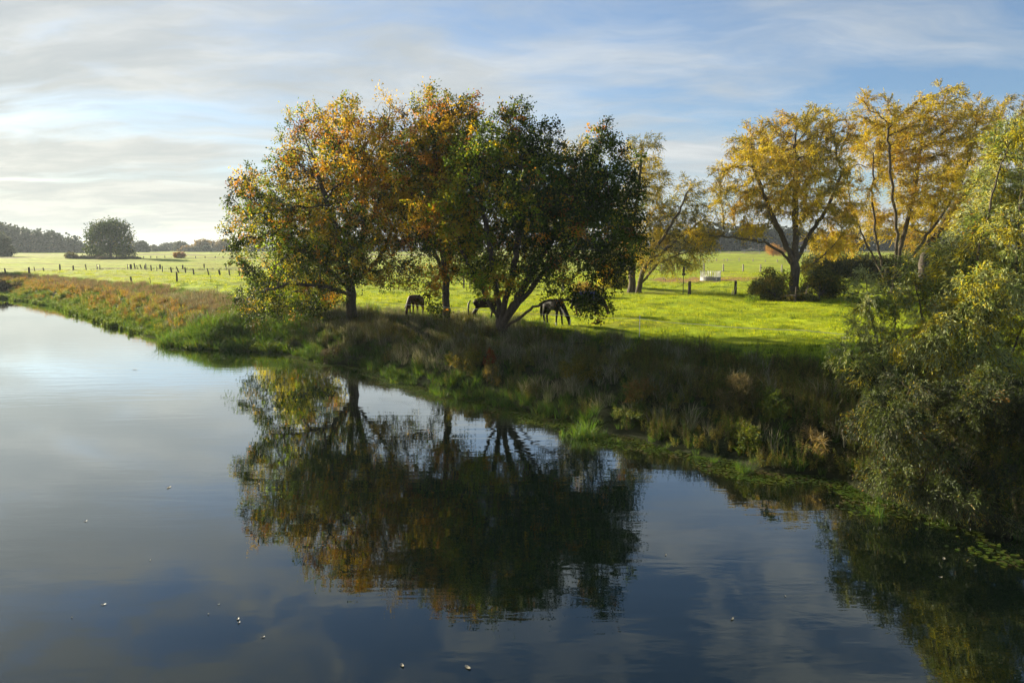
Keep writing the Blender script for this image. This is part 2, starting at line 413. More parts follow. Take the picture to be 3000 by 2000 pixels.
def skeleton_mesh(pos, par, rbase, rtip, expo=2.4, minr=0.0, flare=0.35, base_z=0.0):
    nN = len(pos); r = np.zeros(nN); acc = np.zeros(nN)
    kids = [[] for _ in range(nN)]
    for i in range(nN):
        if par[i] >= 0: kids[par[i]].append(i)
    for i in range(nN - 1, -1, -1):
        acc[i] = acc[i] if acc[i] > 0 else 1.0
        if par[i] >= 0: acc[par[i]] += acc[i]
    r = acc ** (1 / expo)
    r = rtip + (r - 1) / (r[0] - 1) * (rbase - rtip)
    hgt = np.clip(1 - (pos[:, 2] - base_z) / 1.0, 0, 1)
    rr = r * (1 + flare * hgt ** 2)
    Vs, Fs, off = [], [], 0
    stack = [(0, -1)]
    while stack:
        i, p = stack.pop()
        chain = ([p] if p >= 0 else []) + [i]
        while kids[chain[-1]]:
            ks = sorted(kids[chain[-1]], key=lambda q: -acc[q])
            for q in ks[1:]: stack.append((q, chain[-1]))
            chain.append(ks[0])
        if len(chain) < 2: continue
        pr = rr[chain].copy()
        if p >= 0: pr[0] = min(pr[0], pr[1] * 1.25)
        pr[-1] = rtip * 0.5
        if pr.max() < minr: continue
        k = 10 if pr.max() > 0.12 else (6 if pr.max() > 0.04 else 3)
        V, F = tube_np(pos[chain], pr, k)
        Vs.append(V); Fs.append(F + off); off += len(V)
    return np.vstack(Vs), np.vstack(Fs), r, acc

def lobes_px(lst, D, dep, ydep=1.25):
    """photo lobes (px, py, rx, ry[, depth offset]) -> metre ellipsoids at distance D"""
    out = []
    for q in lst:
        w = q[4] if len(q) > 4 else RNG.uniform(-dep, dep)
        c = P(q[0], q[1], D + w)
        k = (D + w) / FPX
        out.append((c, np.array([q[2] * k, max(1.0, q[2] * k * ydep), q[3] * k])))
    return out
def sample_lobes(lobes, N, shell=0.55):
    vol = np.array([np.prod(r) ** 0.8 for _, r in lobes]); vol /= vol.sum()
    pk = RNG.choice(len(lobes), N, p=vol)
    d = RNG.normal(size=(N, 3)); d /= np.linalg.norm(d, axis=1)[:, None]
    rad = RNG.uniform(0, 1, N) ** shell
    C = np.array([c for c, _ in lobes])[pk]; Rr = np.array([r for _, r in lobes])[pk]
    return C + d * Rr * rad[:, None]

def tree(name, label, cat, base, lobes, seeds, nattr, step, kill, rbase, leafmat, bark, leafspec, colfn, group=None,
         rtip=0.012, droop=None, trop=(0, 0, 0.12), minr=0.0, cull=0.0, zmin=None):
    base = np.array(base, float)
    t = thing(name, label, cat, base, group=group)
    att = sample_lobes(lobes, nattr)
    att = att[att[:, 2] > (base[2] + 0.25 if zmin is None else zmin)]
    pos, par = colonize(seeds, att, step, kill, trop=trop)
    V, F, r, acc = skeleton_mesh(pos, par, rbase, rtip, base_z=base[2], minr=minr)
    mesh_obj('trunk', V - base, F, bark, t, smooth=True)
    # leaves sit along the thin twigs, in sprays
    thin = np.where((acc <= leafspec['acc']) & (par >= 0))[0]
    tip = pos[thin]; pd = pos[thin] - pos[par[thin]]; pd /= np.linalg.norm(pd, axis=1)[:, None] + 1e-9
    g = vn(tip, 1.9, 41) + 0.7 * vn(tip, 0.9, 42)
    if cull > -2:
        keep = g > -1.0 + cull; tip = tip[keep]; pd = pd[keep]
    n_ = leafspec['n']
    if droop is None:
        per = n_
        idx = np.repeat(np.arange(len(tip)), per)
        sp = leafspec['spread']
        cen = tip + RNG.normal(size=tip.shape) * sp * 0.9
        sn = RNG.normal(size=tip.shape); sn /= np.linalg.norm(sn, axis=1)[:, None]     # each spray is a loose flattish fan
        off = RNG.normal(size=(len(idx), 3)) * sp * RNG.uniform(0.5, 1.15, len(tip))[idx][:, None]
        off -= 0.65 * (off * sn[idx]).sum(1)[:, None] * sn[idx]
        ax = RNG.normal(size=(len(idx), 3)) * 0.6 + pd[idx] * 0.5 + off / sp * 0.5 + np.array([0, 0, -0.15])
        ax -= 0.7 * (ax * sn[idx]).sum(1)[:, None] * sn[idx]
        ax /= np.linalg.norm(ax, axis=1)[:, None]
        lp = cen[idx] + off
        spray = idx
    else:
        # willow: fine whips that arch over, leaves strung along each
        wn, wl, dr, per = droop
        idx = np.repeat(np.arange(len(tip)), wn)
        d0 = pd[idx] + RNG.normal(size=(len(idx), 3)) * 0.45; d0 /= np.linalg.norm(d0, axis=1)[:, None]
        ln = RNG.uniform(0.5, 1.1, len(idx)) * wl
        tt = (np.arange(per) + 0.5) / per
        lp = tip[idx][:, None] + d0[:, None] * (ln[:, None] * tt)[..., None]
        lp[..., 2] -= dr * (ln[:, None] * tt) ** 2 / wl
        dirs = d0[:, None] * np.ones((1, per, 1)); dirs = dirs.copy(); dirs[..., 2] -= 2 * dr * tt[None] * ln[:, None] / wl
        dirs = dirs.reshape(-1, 3); lp = lp.reshape(-1, 3)
        ax = dirs / (np.linalg.norm(dirs, axis=1)[:, None] + 1e-9) + RNG.normal(size=dirs.shape) * 0.38
        ax[:, 2] -= 0.15
        ax /= np.linalg.norm(ax, axis=1)[:, None]
        lp = lp + RNG.normal(size=lp.shape) * 0.02
        if leafspec.get('whips'):
            e = tip[idx] + d0 * ln[:, None]; e[:, 2] -= dr * ln ** 2 / wl
            mdl = tip[idx] + d0 * (ln * 0.5)[:, None]; mdl[:, 2] -= dr * ln ** 2 / wl * 0.25
            w = leafspec['whips']
            s_ = np.cross(d0, [0, 1, 0]); s_ /= np.linalg.norm(s_, axis=1)[:, None] + 1e-9
            VV = np.stack([tip[idx] - s_ * w, tip[idx] + s_ * w, mdl + s_ * w * 0.8, mdl - s_ * w * 0.8, e + s_ * w * 0.3, e - s_ * w * 0.3], 1).reshape(-1, 3) - base
            i = np.arange(len(idx))[:, None] * 6
            mesh_obj('twigs', VV, np.concatenate([i + np.array([0, 1, 2, 3]), i + np.array([3, 2, 4, 5])], 1).reshape(-1, 4), bark, t)
    ok = lp[:, 2] > base[2] - 1.5
    lp = lp[ok]; ax = ax[ok]
    if droop is None: spray = spray[ok]
    zz = HS(lp[:, :2])[0]; ok = lp[:, 2] > np.maximum(zz + 0.05, 0.06); lp = lp[ok]; ax = ax[ok]
    if droop is None: spray = spray[ok]
    L = RNG.uniform(0.7, 1.3, len(lp)) * leafspec['L']; Wd = L * leafspec['asp'] * RNG.uniform(0.8, 1.2, len(lp))
    tint = colfn(lp)
    if droop is None:                                   # leaves of one spray share most of their hue
        first = colfn(cen)[spray]
        m_ = RNG.uniform(size=len(lp)) < 0.7
        tint[m_] = first[m_] * RNG.uniform(0.8, 1.2, (m_.sum(), 1))
    cr = leaf_mesh('crown', lp - base, ax, L, Wd, tint, leafmat, t)
    print(name, 'nodes', len(pos), 'leaves', len(lp))
    return t

G_DK = (0.020, 0.036, 0.008); G_MD = (0.050, 0.085, 0.012); G_LM = (0.17, 0.26, 0.018); Y_G = (0.27, 0.28, 0.02)
GOLD = (0.42, 0.29, 0.02); ORNG = (0.42, 0.19, 0.02); RUST = (0.24, 0.085, 0.02); BRWN = (0.13, 0.07, 0.025)

# ---- three oaks on the bank
b1 = G(1030, 944); b2 = G(1308, 955); b3 = G(1468, 982)
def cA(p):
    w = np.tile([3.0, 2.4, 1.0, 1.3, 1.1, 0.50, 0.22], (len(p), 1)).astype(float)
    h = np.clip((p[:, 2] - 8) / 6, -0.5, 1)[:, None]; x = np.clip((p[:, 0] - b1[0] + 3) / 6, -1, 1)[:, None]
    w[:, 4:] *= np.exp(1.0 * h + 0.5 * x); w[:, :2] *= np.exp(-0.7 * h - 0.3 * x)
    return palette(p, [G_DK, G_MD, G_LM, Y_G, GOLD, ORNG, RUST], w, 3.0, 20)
oak1 = tree('oak_tree', 'broad leftmost oak on the bank with gold top and green drooping left branches', 'oak tree', b1,
    lobes_px([(1010, 350, 80, 70), (920, 400, 90, 80), (870, 470, 90, 80), (770, 560, 90, 80), (715, 600, 50, 90), (760, 690, 95, 90), (700, 760, 45, 80), (720, 870, 50, 60),
              (940, 580, 140, 110), (1080, 500, 120, 130), (1140, 370, 80, 80), (1080, 690, 130, 110), (930, 760, 140, 70), (1180, 800, 90, 55), (1020, 820, 130, 45),
              (840, 820, 90, 50), (760, 930, 60, 30), (880, 900, 70, 35), (1080, 560, 140, 120, 4.5), (930, 600, 150, 120, 4), (1040, 450, 110, 100, -3.0), (850, 650, 110, 100, -3.5), (1000, 700, 140, 90, -4)], 47.5, 3.2, 1.4),
    [([b1 - (0, 0, 0.4), b1 + (0, 0, 2.6), P(1035, 800, 47.53)], None), ([P(1000, 720, 47.05), P(960, 600, 46.56), P(930, 500, 46.56)], 8),
     ([P(930, 760, 47.05), P(860, 720, 46.56), P(790, 660, 46.07)], 8), ([P(1060, 700, 48.02), P(1070, 560, 48.5), P(1060, 430, 48.5)], 9), ([P(960, 840, 46.56), P(850, 830, 45.59), P(760, 860, 43.71)], 7),
     ([P(1110, 760, 49.47), P(1160, 650, 50.44)], 9)],
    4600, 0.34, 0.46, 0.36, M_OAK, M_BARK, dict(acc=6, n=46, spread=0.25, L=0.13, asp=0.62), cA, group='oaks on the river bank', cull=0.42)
def cB(p):
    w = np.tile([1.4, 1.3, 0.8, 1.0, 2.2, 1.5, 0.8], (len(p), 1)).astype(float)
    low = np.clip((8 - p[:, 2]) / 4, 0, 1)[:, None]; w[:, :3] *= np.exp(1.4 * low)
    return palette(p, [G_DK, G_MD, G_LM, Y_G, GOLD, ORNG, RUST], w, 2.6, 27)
oak2 = tree('oak_tree', 'slender middle oak with the highest crown, mostly orange and gold', 'oak tree', b2,
    lobes_px([(1262, 290, 40, 50), (1255, 370, 80, 70), (1345, 350, 75, 65), (1230, 480, 100, 90), (1340, 460, 100, 90), (1270, 590, 120, 90), (1230, 690, 90, 70), (1340, 700, 80, 60),
              (1190, 580, 70, 90), (1330, 780, 55, 35), (1270, 830, 50, 25), (1290, 480, 110, 100, 3), (1290, 640, 110, 90, -2.5)], 43.8, 2.6, 1.5),
    [([b2 - (0, 0, 0.4), b2 + (0, 0, 3.0), P(1300, 780, 43.8), P(1295, 640, 43.8), P(1280, 480, 43.8), P(1265, 360, 43.8)], None),
     ([P(1350, 600, 43.24), P(1360, 480, 43.24)], 14), ([P(1220, 620, 45.78), P(1190, 520, 46.07)], 13), ([P(1262, 900, 43.43)], 4)],
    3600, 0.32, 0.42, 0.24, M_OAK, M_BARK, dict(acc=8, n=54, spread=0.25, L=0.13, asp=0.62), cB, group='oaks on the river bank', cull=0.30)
def cC(p):
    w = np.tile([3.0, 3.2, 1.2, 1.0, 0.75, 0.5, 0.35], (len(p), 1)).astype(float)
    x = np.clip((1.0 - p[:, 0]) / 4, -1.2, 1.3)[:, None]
    w[:, 2:5] *= np.exp(1.5 * x); w[:, 5:] *= np.exp(0.4 * x)  # left side shifted to lime and gold: sunlit look put into leaf colour
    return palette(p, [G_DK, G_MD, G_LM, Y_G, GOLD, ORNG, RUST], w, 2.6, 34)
oak3 = tree('oak_tree', 'wide multi-stemmed green oak nearest the water, crown reaching far to the right', 'oak tree', b3,
    lobes_px([(1515, 340, 60, 55), (1440, 430, 95, 75), (1375, 530, 90, 90), (1575, 430, 80, 80), (1620, 520, 90, 90), (1500, 560, 130, 110), (1768, 400, 40, 45), (1770, 470, 75, 70), (1840, 560, 65, 90),
              (1720, 570, 90, 90), (1840, 690, 60, 90), (1720, 690, 110, 90), (1560, 690, 130, 90), (1400, 680, 110, 90), (1330, 620, 70, 90), (1440, 800, 100, 50), (1600, 790, 110, 45), (1780, 780, 90, 45),
              (1720, 880, 85, 22, -1.5), (1745, 920, 50, 18, -1.8), (1420, 825, 60, 32, -0.5), (1660, 600, 110, 110, 3), (1500, 520, 120, 110, 3), (1560, 590, 130, 95, -3), (1780, 640, 80, 90, -2), (1480, 850, 60, 24, -1.0)], 40.1, 3.0, 1.5),
    [([b3 - (0, 0, 0.4), b3 + (-0.05, 0, 1.1), b3 + (-0.25, 0.1, 2.2)], None), ([P(1440, 760, 40.14), P(1420, 640, 39.95), P(1400, 520, 39.76)], 5), ([P(1500, 820, 39.95), P(1520, 680, 39.76), P(1530, 520, 39.48), P(1520, 400, 39.48)], 4),
     ([P(1540, 830, 40.42), P(1600, 720, 40.89), P(1680, 600, 41.36), P(1740, 480, 41.36)], 3), ([P(1560, 900, 39.86), P(1610, 880, 39.48), P(1680, 882, 39.01), P(1740, 890, 38.82)], 2),
     ([P(1590, 800, 39.95), P(1700, 720, 39.67), P(1800, 660, 39.48)], 3), ([P(1410, 850, 40.33), P(1370, 770, 40.42), P(1330, 690, 40.42)], 4)],
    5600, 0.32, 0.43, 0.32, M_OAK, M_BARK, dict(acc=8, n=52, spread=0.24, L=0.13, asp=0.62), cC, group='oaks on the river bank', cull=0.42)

# ---- willows beyond the near pasture
W_YL = (0.49, 0.39, 0.022); W_OR = (0.46, 0.285, 0.025); W_OL = (0.20, 0.18, 0.035); W_GR = (0.08, 0.095, 0.03)
def cW(wt, seed):
    return lambda p: palette(p, [W_YL, W_OR, W_OL, W_GR], wt, 4.0, seed, 0.3)
bw = G(2325, 870)
WS = dict(acc=6, n=1, L=0.23, asp=0.24)
tree('willow_tree', 'large yellow willow with a thick dark trunk and a long low limb to the left', 'willow tree', bw,
    lobes_px([(2200, 420, 70, 60), (2340, 370, 90, 55), (2430, 390, 80, 60), (2140, 500, 60, 70), (2250, 500, 100, 80), (2370, 480, 100, 80), (2450, 500, 50, 70), (2120, 580, 60, 50), (2230, 600, 90, 60),
              (2350, 590, 110, 60), (2440, 620, 80, 60), (2200, 680, 60, 40), (2420, 720, 70, 45), (2300, 440, 120, 80, 4), (2300, 520, 120, 80, -4), (2060, 680, 50, 35)], 70.5, 4.0),
    [([bw - (0, 0, 0.4), bw + (0, 0, 3.0), P(2325, 720, 70.5)], None), ([P(2330, 640, 70.5), P(2335, 540, 70.5), P(2330, 430, 70.5)], 8), ([P(2290, 740, 70.03), P(2240, 710, 69.56), P(2150, 695, 69.56), P(2080, 690, 69.56)], 6),
     ([P(2290, 690, 70.5), P(2240, 580, 70.5), P(2200, 470, 70.5)], 7), ([P(2370, 690, 70.97), P(2430, 600, 71.44), P(2470, 500, 71.44)], 7), ([P(2400, 760, 70.03), P(2460, 700, 69.56)], 5)],
    2000, 0.5, 0.85, 0.42, M_WIL, M_WBARK, WS, cW([2.2, 1.0, 1.0, 0.5], 50), group='tall yellowing willows', droop=(11, 1.15, 0.28, 9), rtip=0.016)
bw2 = G(2625, 862)
tree('willow_tree', 'tallest yellow willow with several leaning pale stems, behind the near bush', 'willow tree', bw2,
    lobes_px([(2580, 330, 85, 55), (2760, 290, 70, 55), (2720, 380, 100, 80), (2560, 430, 100, 80), (2660, 500, 100, 80), (2800, 400, 90, 80), (2500, 560, 70, 60), (2560, 640, 70, 50), (2760, 540, 90, 70), (2470, 640, 40, 40),
              (2860, 340, 60, 60), (2640, 420, 120, 90, 5), (2700, 600, 90, 60), (2480, 720, 50, 35)], 75.2, 4.0),
    [([bw2 - (0, 0, 0.4), P(2600, 830, 75.2)], None), ([P(2540, 720, 75.2), P(2490, 600, 75.2), P(2480, 500, 75.2)], 3), ([P(2570, 720, 75.67), P(2555, 600, 75.67), P(2560, 450, 75.2)], 3), ([P(2640, 720, 76.14), P(2680, 560, 76.14), P(2700, 400, 76.14)], 2),
     ([P(2680, 740, 75.2), P(2780, 600, 75.2), P(2850, 450, 75.2)], 2), ([P(2630, 700, 74.26), P(2610, 520, 74.26), P(2600, 380, 74.26)], 2)],
    2000, 0.52, 0.9, 0.30, M_WIL, M_WBARK, WS, cW([2.4, 1.1, 0.9, 0.3], 55), group='tall yellowing willows', droop=(11, 1.15, 0.28, 9), rtip=0.016)
bw3 = G(2700, 850)
tree('willow_tree', 'dark-trunked yellow-brown willow at the right edge behind the others', 'willow tree', bw3 ,
    lobes_px([(2900, 380, 80, 60), (2960, 330, 70, 60), (2850, 480, 90, 70), (2950, 480, 80, 80), (2760, 620, 80, 60), (2900, 620, 90, 70), (2680, 680, 60, 60), (3040, 420, 80, 90)], 82.7, 4.0),
    [([bw3 - (0, 0, 0.4), P(2705, 780, 80.84), P(2720, 700, 81.78)], None), ([P(2800, 600, 82.72), P(2900, 480, 82.72), P(2960, 400, 82.72)], 10), ([P(2740, 600, 82.72), P(2780, 500, 82.72)], 10)],
    1100, 0.55, 1.0, 0.5, M_WIL, M_BARK, WS, cW([1.4, 0.8, 1.2, 0.6], 60), group='tall yellowing willows', droop=(11, 1.15, 0.28, 9), rtip=0.016)
bw4 = G(1850, 856)
tree('willow_tree', 'narrow grey-olive willow rising just behind the right side of the green oak', 'willow tree', bw4,
    lobes_px([(1880, 440, 60, 50), (1900, 520, 60, 80), (1870, 620, 80, 90), (1850, 730, 80, 70), (1930, 660, 60, 60), (1700, 460, 60, 60), (1680, 600, 80, 80)], 79, 3.0),
    [([bw4 - (0, 0, 0.4), bw4 + (0, 0, 2), P(1850, 700, 78.96), P(1870, 560, 78.96), P(1880, 460, 78.96)], None), ([P(1900, 650, 78.96)], 8), ([P(1800, 650, 79.43), P(1710, 520, 79.9)], 8)],
    1900, 0.5, 0.8, 0.36, M_WIL, M_WBARK, WS, cW([1.3, 0.4, 1.9, 1.3], 65), group='olive willows in mid pasture', droop=(10, 1.2, 0.35, 7), rtip=0.016)
bw5 = G(1868, 858)
tree('willow_tree', 'slanting olive willow with thin branches leaning out to the right over the pasture', 'willow tree', bw5,
    lobes_px([(2020, 560, 45, 50), (1990, 620, 70, 50), (2050, 640, 60, 50), (1960, 690, 70, 50), (2030, 710, 70, 50), (1930, 760, 70, 35), (2000, 770, 60, 25)], 74.3, 2.5),
    [([bw5 - (0, 0, 0.4), P(1885, 790, 74.26), P(1940, 700, 74.26), P(1990, 620, 74.26), P(2015, 560, 74.26)], None), ([P(1930, 770, 73.79), P(1990, 745, 73.32)], 3), ([P(2000, 690, 74.26), P(2050, 650, 74.26)], 8)],
    1500, 0.45, 0.7, 0.26, M_WIL, M_WBARK, WS, cW([1.4, 0.4, 1.8, 1.2], 70), group='olive willows in mid pasture', droop=(7, 1.2, 0.4, 7), rtip=0.014)

# ---- near silver willow scrub at the right
N_SL = (0.40, 0.43, 0.20); N_GR = (0.20, 0.26, 0.06); N_YL = (0.55, 0.46, 0.025); N_DK = (0.05, 0.08, 0.03); N_OR = (0.42, 0.20, 0.02)
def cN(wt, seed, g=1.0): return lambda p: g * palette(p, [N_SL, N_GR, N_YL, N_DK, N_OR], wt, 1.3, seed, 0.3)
NS = dict(acc=6, n=1, L=0.12, asp=0.20, whips=0.004)
bn1 = np.array([15.6, 24.5, H(15.6, 24.5)])
tree('willow_bush', 'tall silvery green willow with yellow patches filling the right edge of the near bank', 'willow bush', bn1,
    lobes_px([(2960, 420, 60, 70), (2930, 540, 75, 80), (2880, 660, 75, 80), (2950, 700, 80, 90), (2820, 760, 90, 80), (2900, 850, 100, 80), (2740, 860, 90, 70), (2800, 960, 110, 70), (2950, 980, 80, 80),
              (2700, 1010, 90, 60), (3040, 560, 80, 120), (3060, 800, 90, 140), (2850, 1080, 120, 70), (2960, 1150, 90, 80)], 24.5, 1.3, 1.1),
    [([bn1 - (0, 0, 0.3), bn1 + (0, 0, 0.5)], None), ([P(2830, 1000, 24.5), P(2840, 850, 24.6), P(2880, 680, 24.6), P(2930, 480, 24.6)], 2), ([P(2900, 1000, 24.2), P(2980, 800, 24), P(2990, 560, 24)], 2),
     ([P(2760, 1080, 24.8), P(2700, 930, 25), P(2680, 820, 25)], 1), ([P(2960, 1050, 25), P(3060, 800, 25.4)], 1)],
    3600, 0.19, 0.27, 0.085, M_NWIL, M_WBARK, NS, cN([2.0, 1.6, 1.3, 0.5, 0.12], 75), droop=(8, 0.62, 0.42, 9), rtip=0.005)
bn2 = np.array([13.2, 26.0, H(13.2, 26.0)])
tree('willow_bush', 'loose willow bush of thin upright shoots standing left of the tall silvery one', 'willow bush', bn2,
    lobes_px([(2560, 960, 70, 70), (2600, 880, 60, 70), (2640, 800, 45, 60), (2500, 1040, 80, 60), (2600, 1060, 100, 70), (2530, 1140, 90, 60), (2640, 1160, 100, 60), (2530, 820, 22, 50), (2520, 890, 35, 50), (2700, 1080, 80, 60)], 26, 1.0, 1.1),
    [([bn2 - (0, 0, 0.3), bn2 + (0, 0, 0.3)], None), ([P(2590, 1080, 26), P(2560, 960, 26), P(2530, 800, 26)], 1), ([P(2630, 1060, 26), P(2620, 900, 26), P(2640, 760, 26)], 1), ([P(2560, 1120, 25.8), P(2490, 1040, 25.6)], 1), ([P(2680, 1060, 25.5), P(2720, 980, 25.2)], 1)],
    1500, 0.19, 0.28, 0.06, M_NWIL, M_WBARK, NS, cN([1.8, 2.0, 0.5, 0.9, 0.03], 80, 0.85), droop=(5, 0.5, 0.35, 9), rtip=0.005)
bn3 = np.array([13.6, 21.0, H(13.6, 21.0)])
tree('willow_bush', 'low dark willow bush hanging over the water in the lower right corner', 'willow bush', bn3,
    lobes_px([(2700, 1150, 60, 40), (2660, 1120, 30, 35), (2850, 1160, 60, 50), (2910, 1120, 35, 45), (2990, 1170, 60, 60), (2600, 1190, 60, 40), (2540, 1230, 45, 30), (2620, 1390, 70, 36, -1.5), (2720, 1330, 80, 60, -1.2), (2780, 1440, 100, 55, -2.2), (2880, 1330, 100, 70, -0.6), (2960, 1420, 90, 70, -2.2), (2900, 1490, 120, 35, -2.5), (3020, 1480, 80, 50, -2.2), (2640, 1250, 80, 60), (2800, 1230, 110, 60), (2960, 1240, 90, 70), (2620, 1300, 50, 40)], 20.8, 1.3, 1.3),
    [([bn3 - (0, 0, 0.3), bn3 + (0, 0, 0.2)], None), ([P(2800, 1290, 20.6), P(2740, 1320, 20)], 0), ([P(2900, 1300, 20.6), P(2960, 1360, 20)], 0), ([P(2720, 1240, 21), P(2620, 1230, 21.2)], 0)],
    3600, 0.17, 0.24, 0.05, M_NWIL, M_WBARK, dict(acc=6, n=1, L=0.085, asp=0.20, whips=0.004), cN([0.3, 1.6, 0.30, 2.4, 0.15], 85, 0.50), droop=(14, 0.55, 0.55, 10), rtip=0.005, trop=(0, -0.05, 0.0), zmin=0.15)  # leaf palette darkened: shade of the low bank put into its colour

# ------------------------------------------------------------------ cheaper trees and shrubs
def clump(name, label, cat, base, lobes, nleaf, L, cols, wt, mat=None, trunk=None, group=None, shell=0.4, asp=0.7, seed=90, lam=4.0, bark=None, jit=0.3, kind=None, cover=None):
    """shrub or distant tree: trunk and limbs, crown of many leaf-sized faces clustered on small sprays"""
    base = np.array(base, float)
    if kind == 'stuff': t = None
    else: t = thing(name, label, cat, base, group=group)
    ns = max(20, nleaf // 12)
    c = sample_lobes(lobes, ns, shell)
    if name not in ('far_wood', 'hedge'): c = c[vn(c, max(0.6, np.mean([r.max() for _, r in lobes]) * 0.9), 43) > -0.75]; ns = len(c)
    ls = np.mean([r.min() for _, r in lobes])
    p = np.repeat(c, 12, 0) + RNG.normal(size=(ns * 12, 3)) * min(ls * 0.2, L * 2.4)
    z = HS(p[:, :2])[0]; p = p[p[:, 2] > z + 0.03]
    ax = RNG.normal(size=(len(p), 3)); ax /= np.linalg.norm(ax, axis=1)[:, None]
    Ls = RNG.uniform(0.65, 1.35, len(p)) * L
    tint = palette(p, cols, wt, lam, seed, jit)
    o = leaf_mesh('crown' if t else name, p - base, ax, Ls, Ls * asp, tint, mat or M_FAR, t)
    if not t:
        o.location = base.tolist(); tag(o, label, cat, group, 'stuff')
    if t and trunk is not None:
        mb = MB(); r0, hh = trunk
        for q in range(len(lobes)):
            cc = np.array(lobes[q][0]) - base
            st = np.array([RNG.normal() * r0 * 0.8, RNG.normal() * r0 * 0.8, -0.3])
            mid = np.array([st[0] + cc[0] * 0.12, st[1] + cc[1] * 0.12, hh])
            if q == 0: mb.tube([(0, 0, -0.3), (0, 0, hh * 0.6), mid, cc * 0.7 + mid * 0.3, cc], [r0 * 1.3, r0, r0 * 0.75, r0 * 0.5, r0 * 0.15], 8)
            else: mb.tube([(0, 0, hh * 0.55), mid, (mid + cc) / 2 + (0, 0, 0.1), cc], [r0 * 0.6, r0 * 0.5, r0 * 0.35, r0 * 0.1], 5)
        mb.build('trunk', bark or M_BARK, t, smooth=True)
    return t or o

# solitary round tree
bs = G(325, 757); D = bs[1]
clump('field_tree', 'lone broad round tree standing in the far pasture at the left', 'tree', bs,
      lobes_px([(320, 690, 62, 38), (285, 712, 34, 34), (358, 712, 34, 34), (300, 672, 34, 24), (345, 672, 34, 24), (320, 662, 34, 18), (275, 735, 24, 20), (368, 738, 24, 18), (320, 735, 50, 22)], D, 3.0, 1.0),
      13000, 0.62, [(0.035, 0.065, 0.015), (0.07, 0.105, 0.015), (0.18, 0.17, 0.02)], [2.0, 1.5, 0.4], trunk=(0.5, 3.0), shell=0.33, lam=7)
bs = G(209, 757)
clump('field_bush', 'small round olive bush between the dark wood and the lone tree', 'bush', bs, lobes_px([(209, 750, 15, 10), (200, 752, 9, 7), (218, 752, 9, 7)], bs[1], 0.5), 2500, 0.35, [(0.10, 0.10, 0.03), (0.16, 0.13, 0.03)], [1, 1], trunk=(0.1, 0.5))
bs = G(523, 756)
clump('field_bush', 'small orange bush in the far pasture in front of the pale tree line', 'bush', bs, lobes_px([(518, 748, 10, 8), (528, 747, 13, 8)], bs[1], 0.5), 2500, 0.38, [(0.40, 0.17, 0.04), (0.35, 0.22, 0.04)], [1, 1], trunk=(0.1, 0.5))
bs = G(8, 752)
clump('dark_tree', 'dark rounded tree at the left picture edge in front of the wood', 'tree', bs, lobes_px([(-5, 715, 26, 30), (12, 735, 22, 18), (-20, 740, 30, 20)], bs[1], 2.0), 9000, 0.8, [(0.03, 0.045, 0.015), (0.05, 0.06, 0.02)], [1, 1], trunk=(0.4, 2.0))
# hedge below the lone tree
for i, (x0, x1, y, hh, lab) in enumerate([(232, 300, 759, 6, 'low brown hedge between the olive bush and the lone tree'), (300, 395, 760, 5, 'low dark hedge running under the lone tree')]):
    L0 = G(x0, y); L1 = G(x1, y)
    lob = [(L0 + (L1 - L0) * q + np.array([0, 0, 0.35]), np.array([2.6, 1.5, hh * L0[1] / FPX * RNG.uniform(0.7, 1.2)])) for q in np.linspace(0, 1, 9)]
    clump('hedge', lab, 'hedge', L0, lob, 6000, 0.35, [(0.10, 0.075, 0.04), (0.06, 0.065, 0.025)], [1, 1], trunk=None)

# dark wood on the left: reads as one mass
lob = []
def ridge(pts, D, rr, cnt, dd=14, jit=0.5):
    xs = [p[0] for p in pts]; ys = [p[1] for p in pts]
    for _ in range(cnt):
        px = random.uniform(xs[0], xs[-1]); top = np.interp(px, xs, ys)
        Dd = D + random.uniform(-dd, dd)
        r_ = rr * random.uniform(0.7, 1.25)
        b = onz(px, 745, 2.3); topz = P(px, top, Dd)[2]
        c = P(px, top, Dd); c[2] = topz - r_ * random.uniform(0.75, 1.0)
        lob.append((c, np.array([r_, r_, r_])))
        zc = c[2]
        while zc > 3.5:
            zc -= r_ * 0.95; cc = c.copy(); cc[2] = zc; lob.append((cc, np.array([r_ * 1.25, r_ * 1.25, r_])))
ridge([(-160, 640), (-40, 655), (20, 662), (50, 672), (90, 676), (125, 682), (130, 674), (165, 690), (210, 694), (245, 710), (262, 728), (280, 738)], 520, 4.5, 70)
clump('far_wood', 'dark hazy wood rising to the left behind the far pasture', 'wood', (0, 0, 0), lob, 50000, 2.1, [(0.022, 0.035, 0.016), (0.04, 0.05, 0.018), (0.10, 0.085, 0.03)], [2, 1.2, 0.15], shell=0.3, kind='stuff', lam=14)
lob = []
ridge([(1880, 690), (1960, 680), (2040, 668), (2120, 655), (2200, 662), (2300, 668), (2420, 680), (2520, 672), (2700, 665), (2900, 670), (3100, 660)], 470, 5.0, 90)
clump('far_wood', 'dark blue wood seen beneath the willows on the right behind the pastures', 'wood', (0, 0, 0), lob, 42000, 2.1, [(0.018, 0.030, 0.016), (0.035, 0.045, 0.018)], [2, 1.0], shell=0.3, kind='stuff', lam=14)
lob = []
ridge([(700, 700), (900, 705), (1100, 700), (1400, 704), (1700, 700), (1900, 695)], 620, 5.0, 60)
clump('far_wood', 'dim distant tree belt glimpsed through the oaks', 'wood', (0, 0, 0), lob, 18000, 2.3, [(0.03, 0.045, 0.02), (0.07, 0.07, 0.025)], [1, 1.0], shell=0.3, kind='stuff', lam=14)

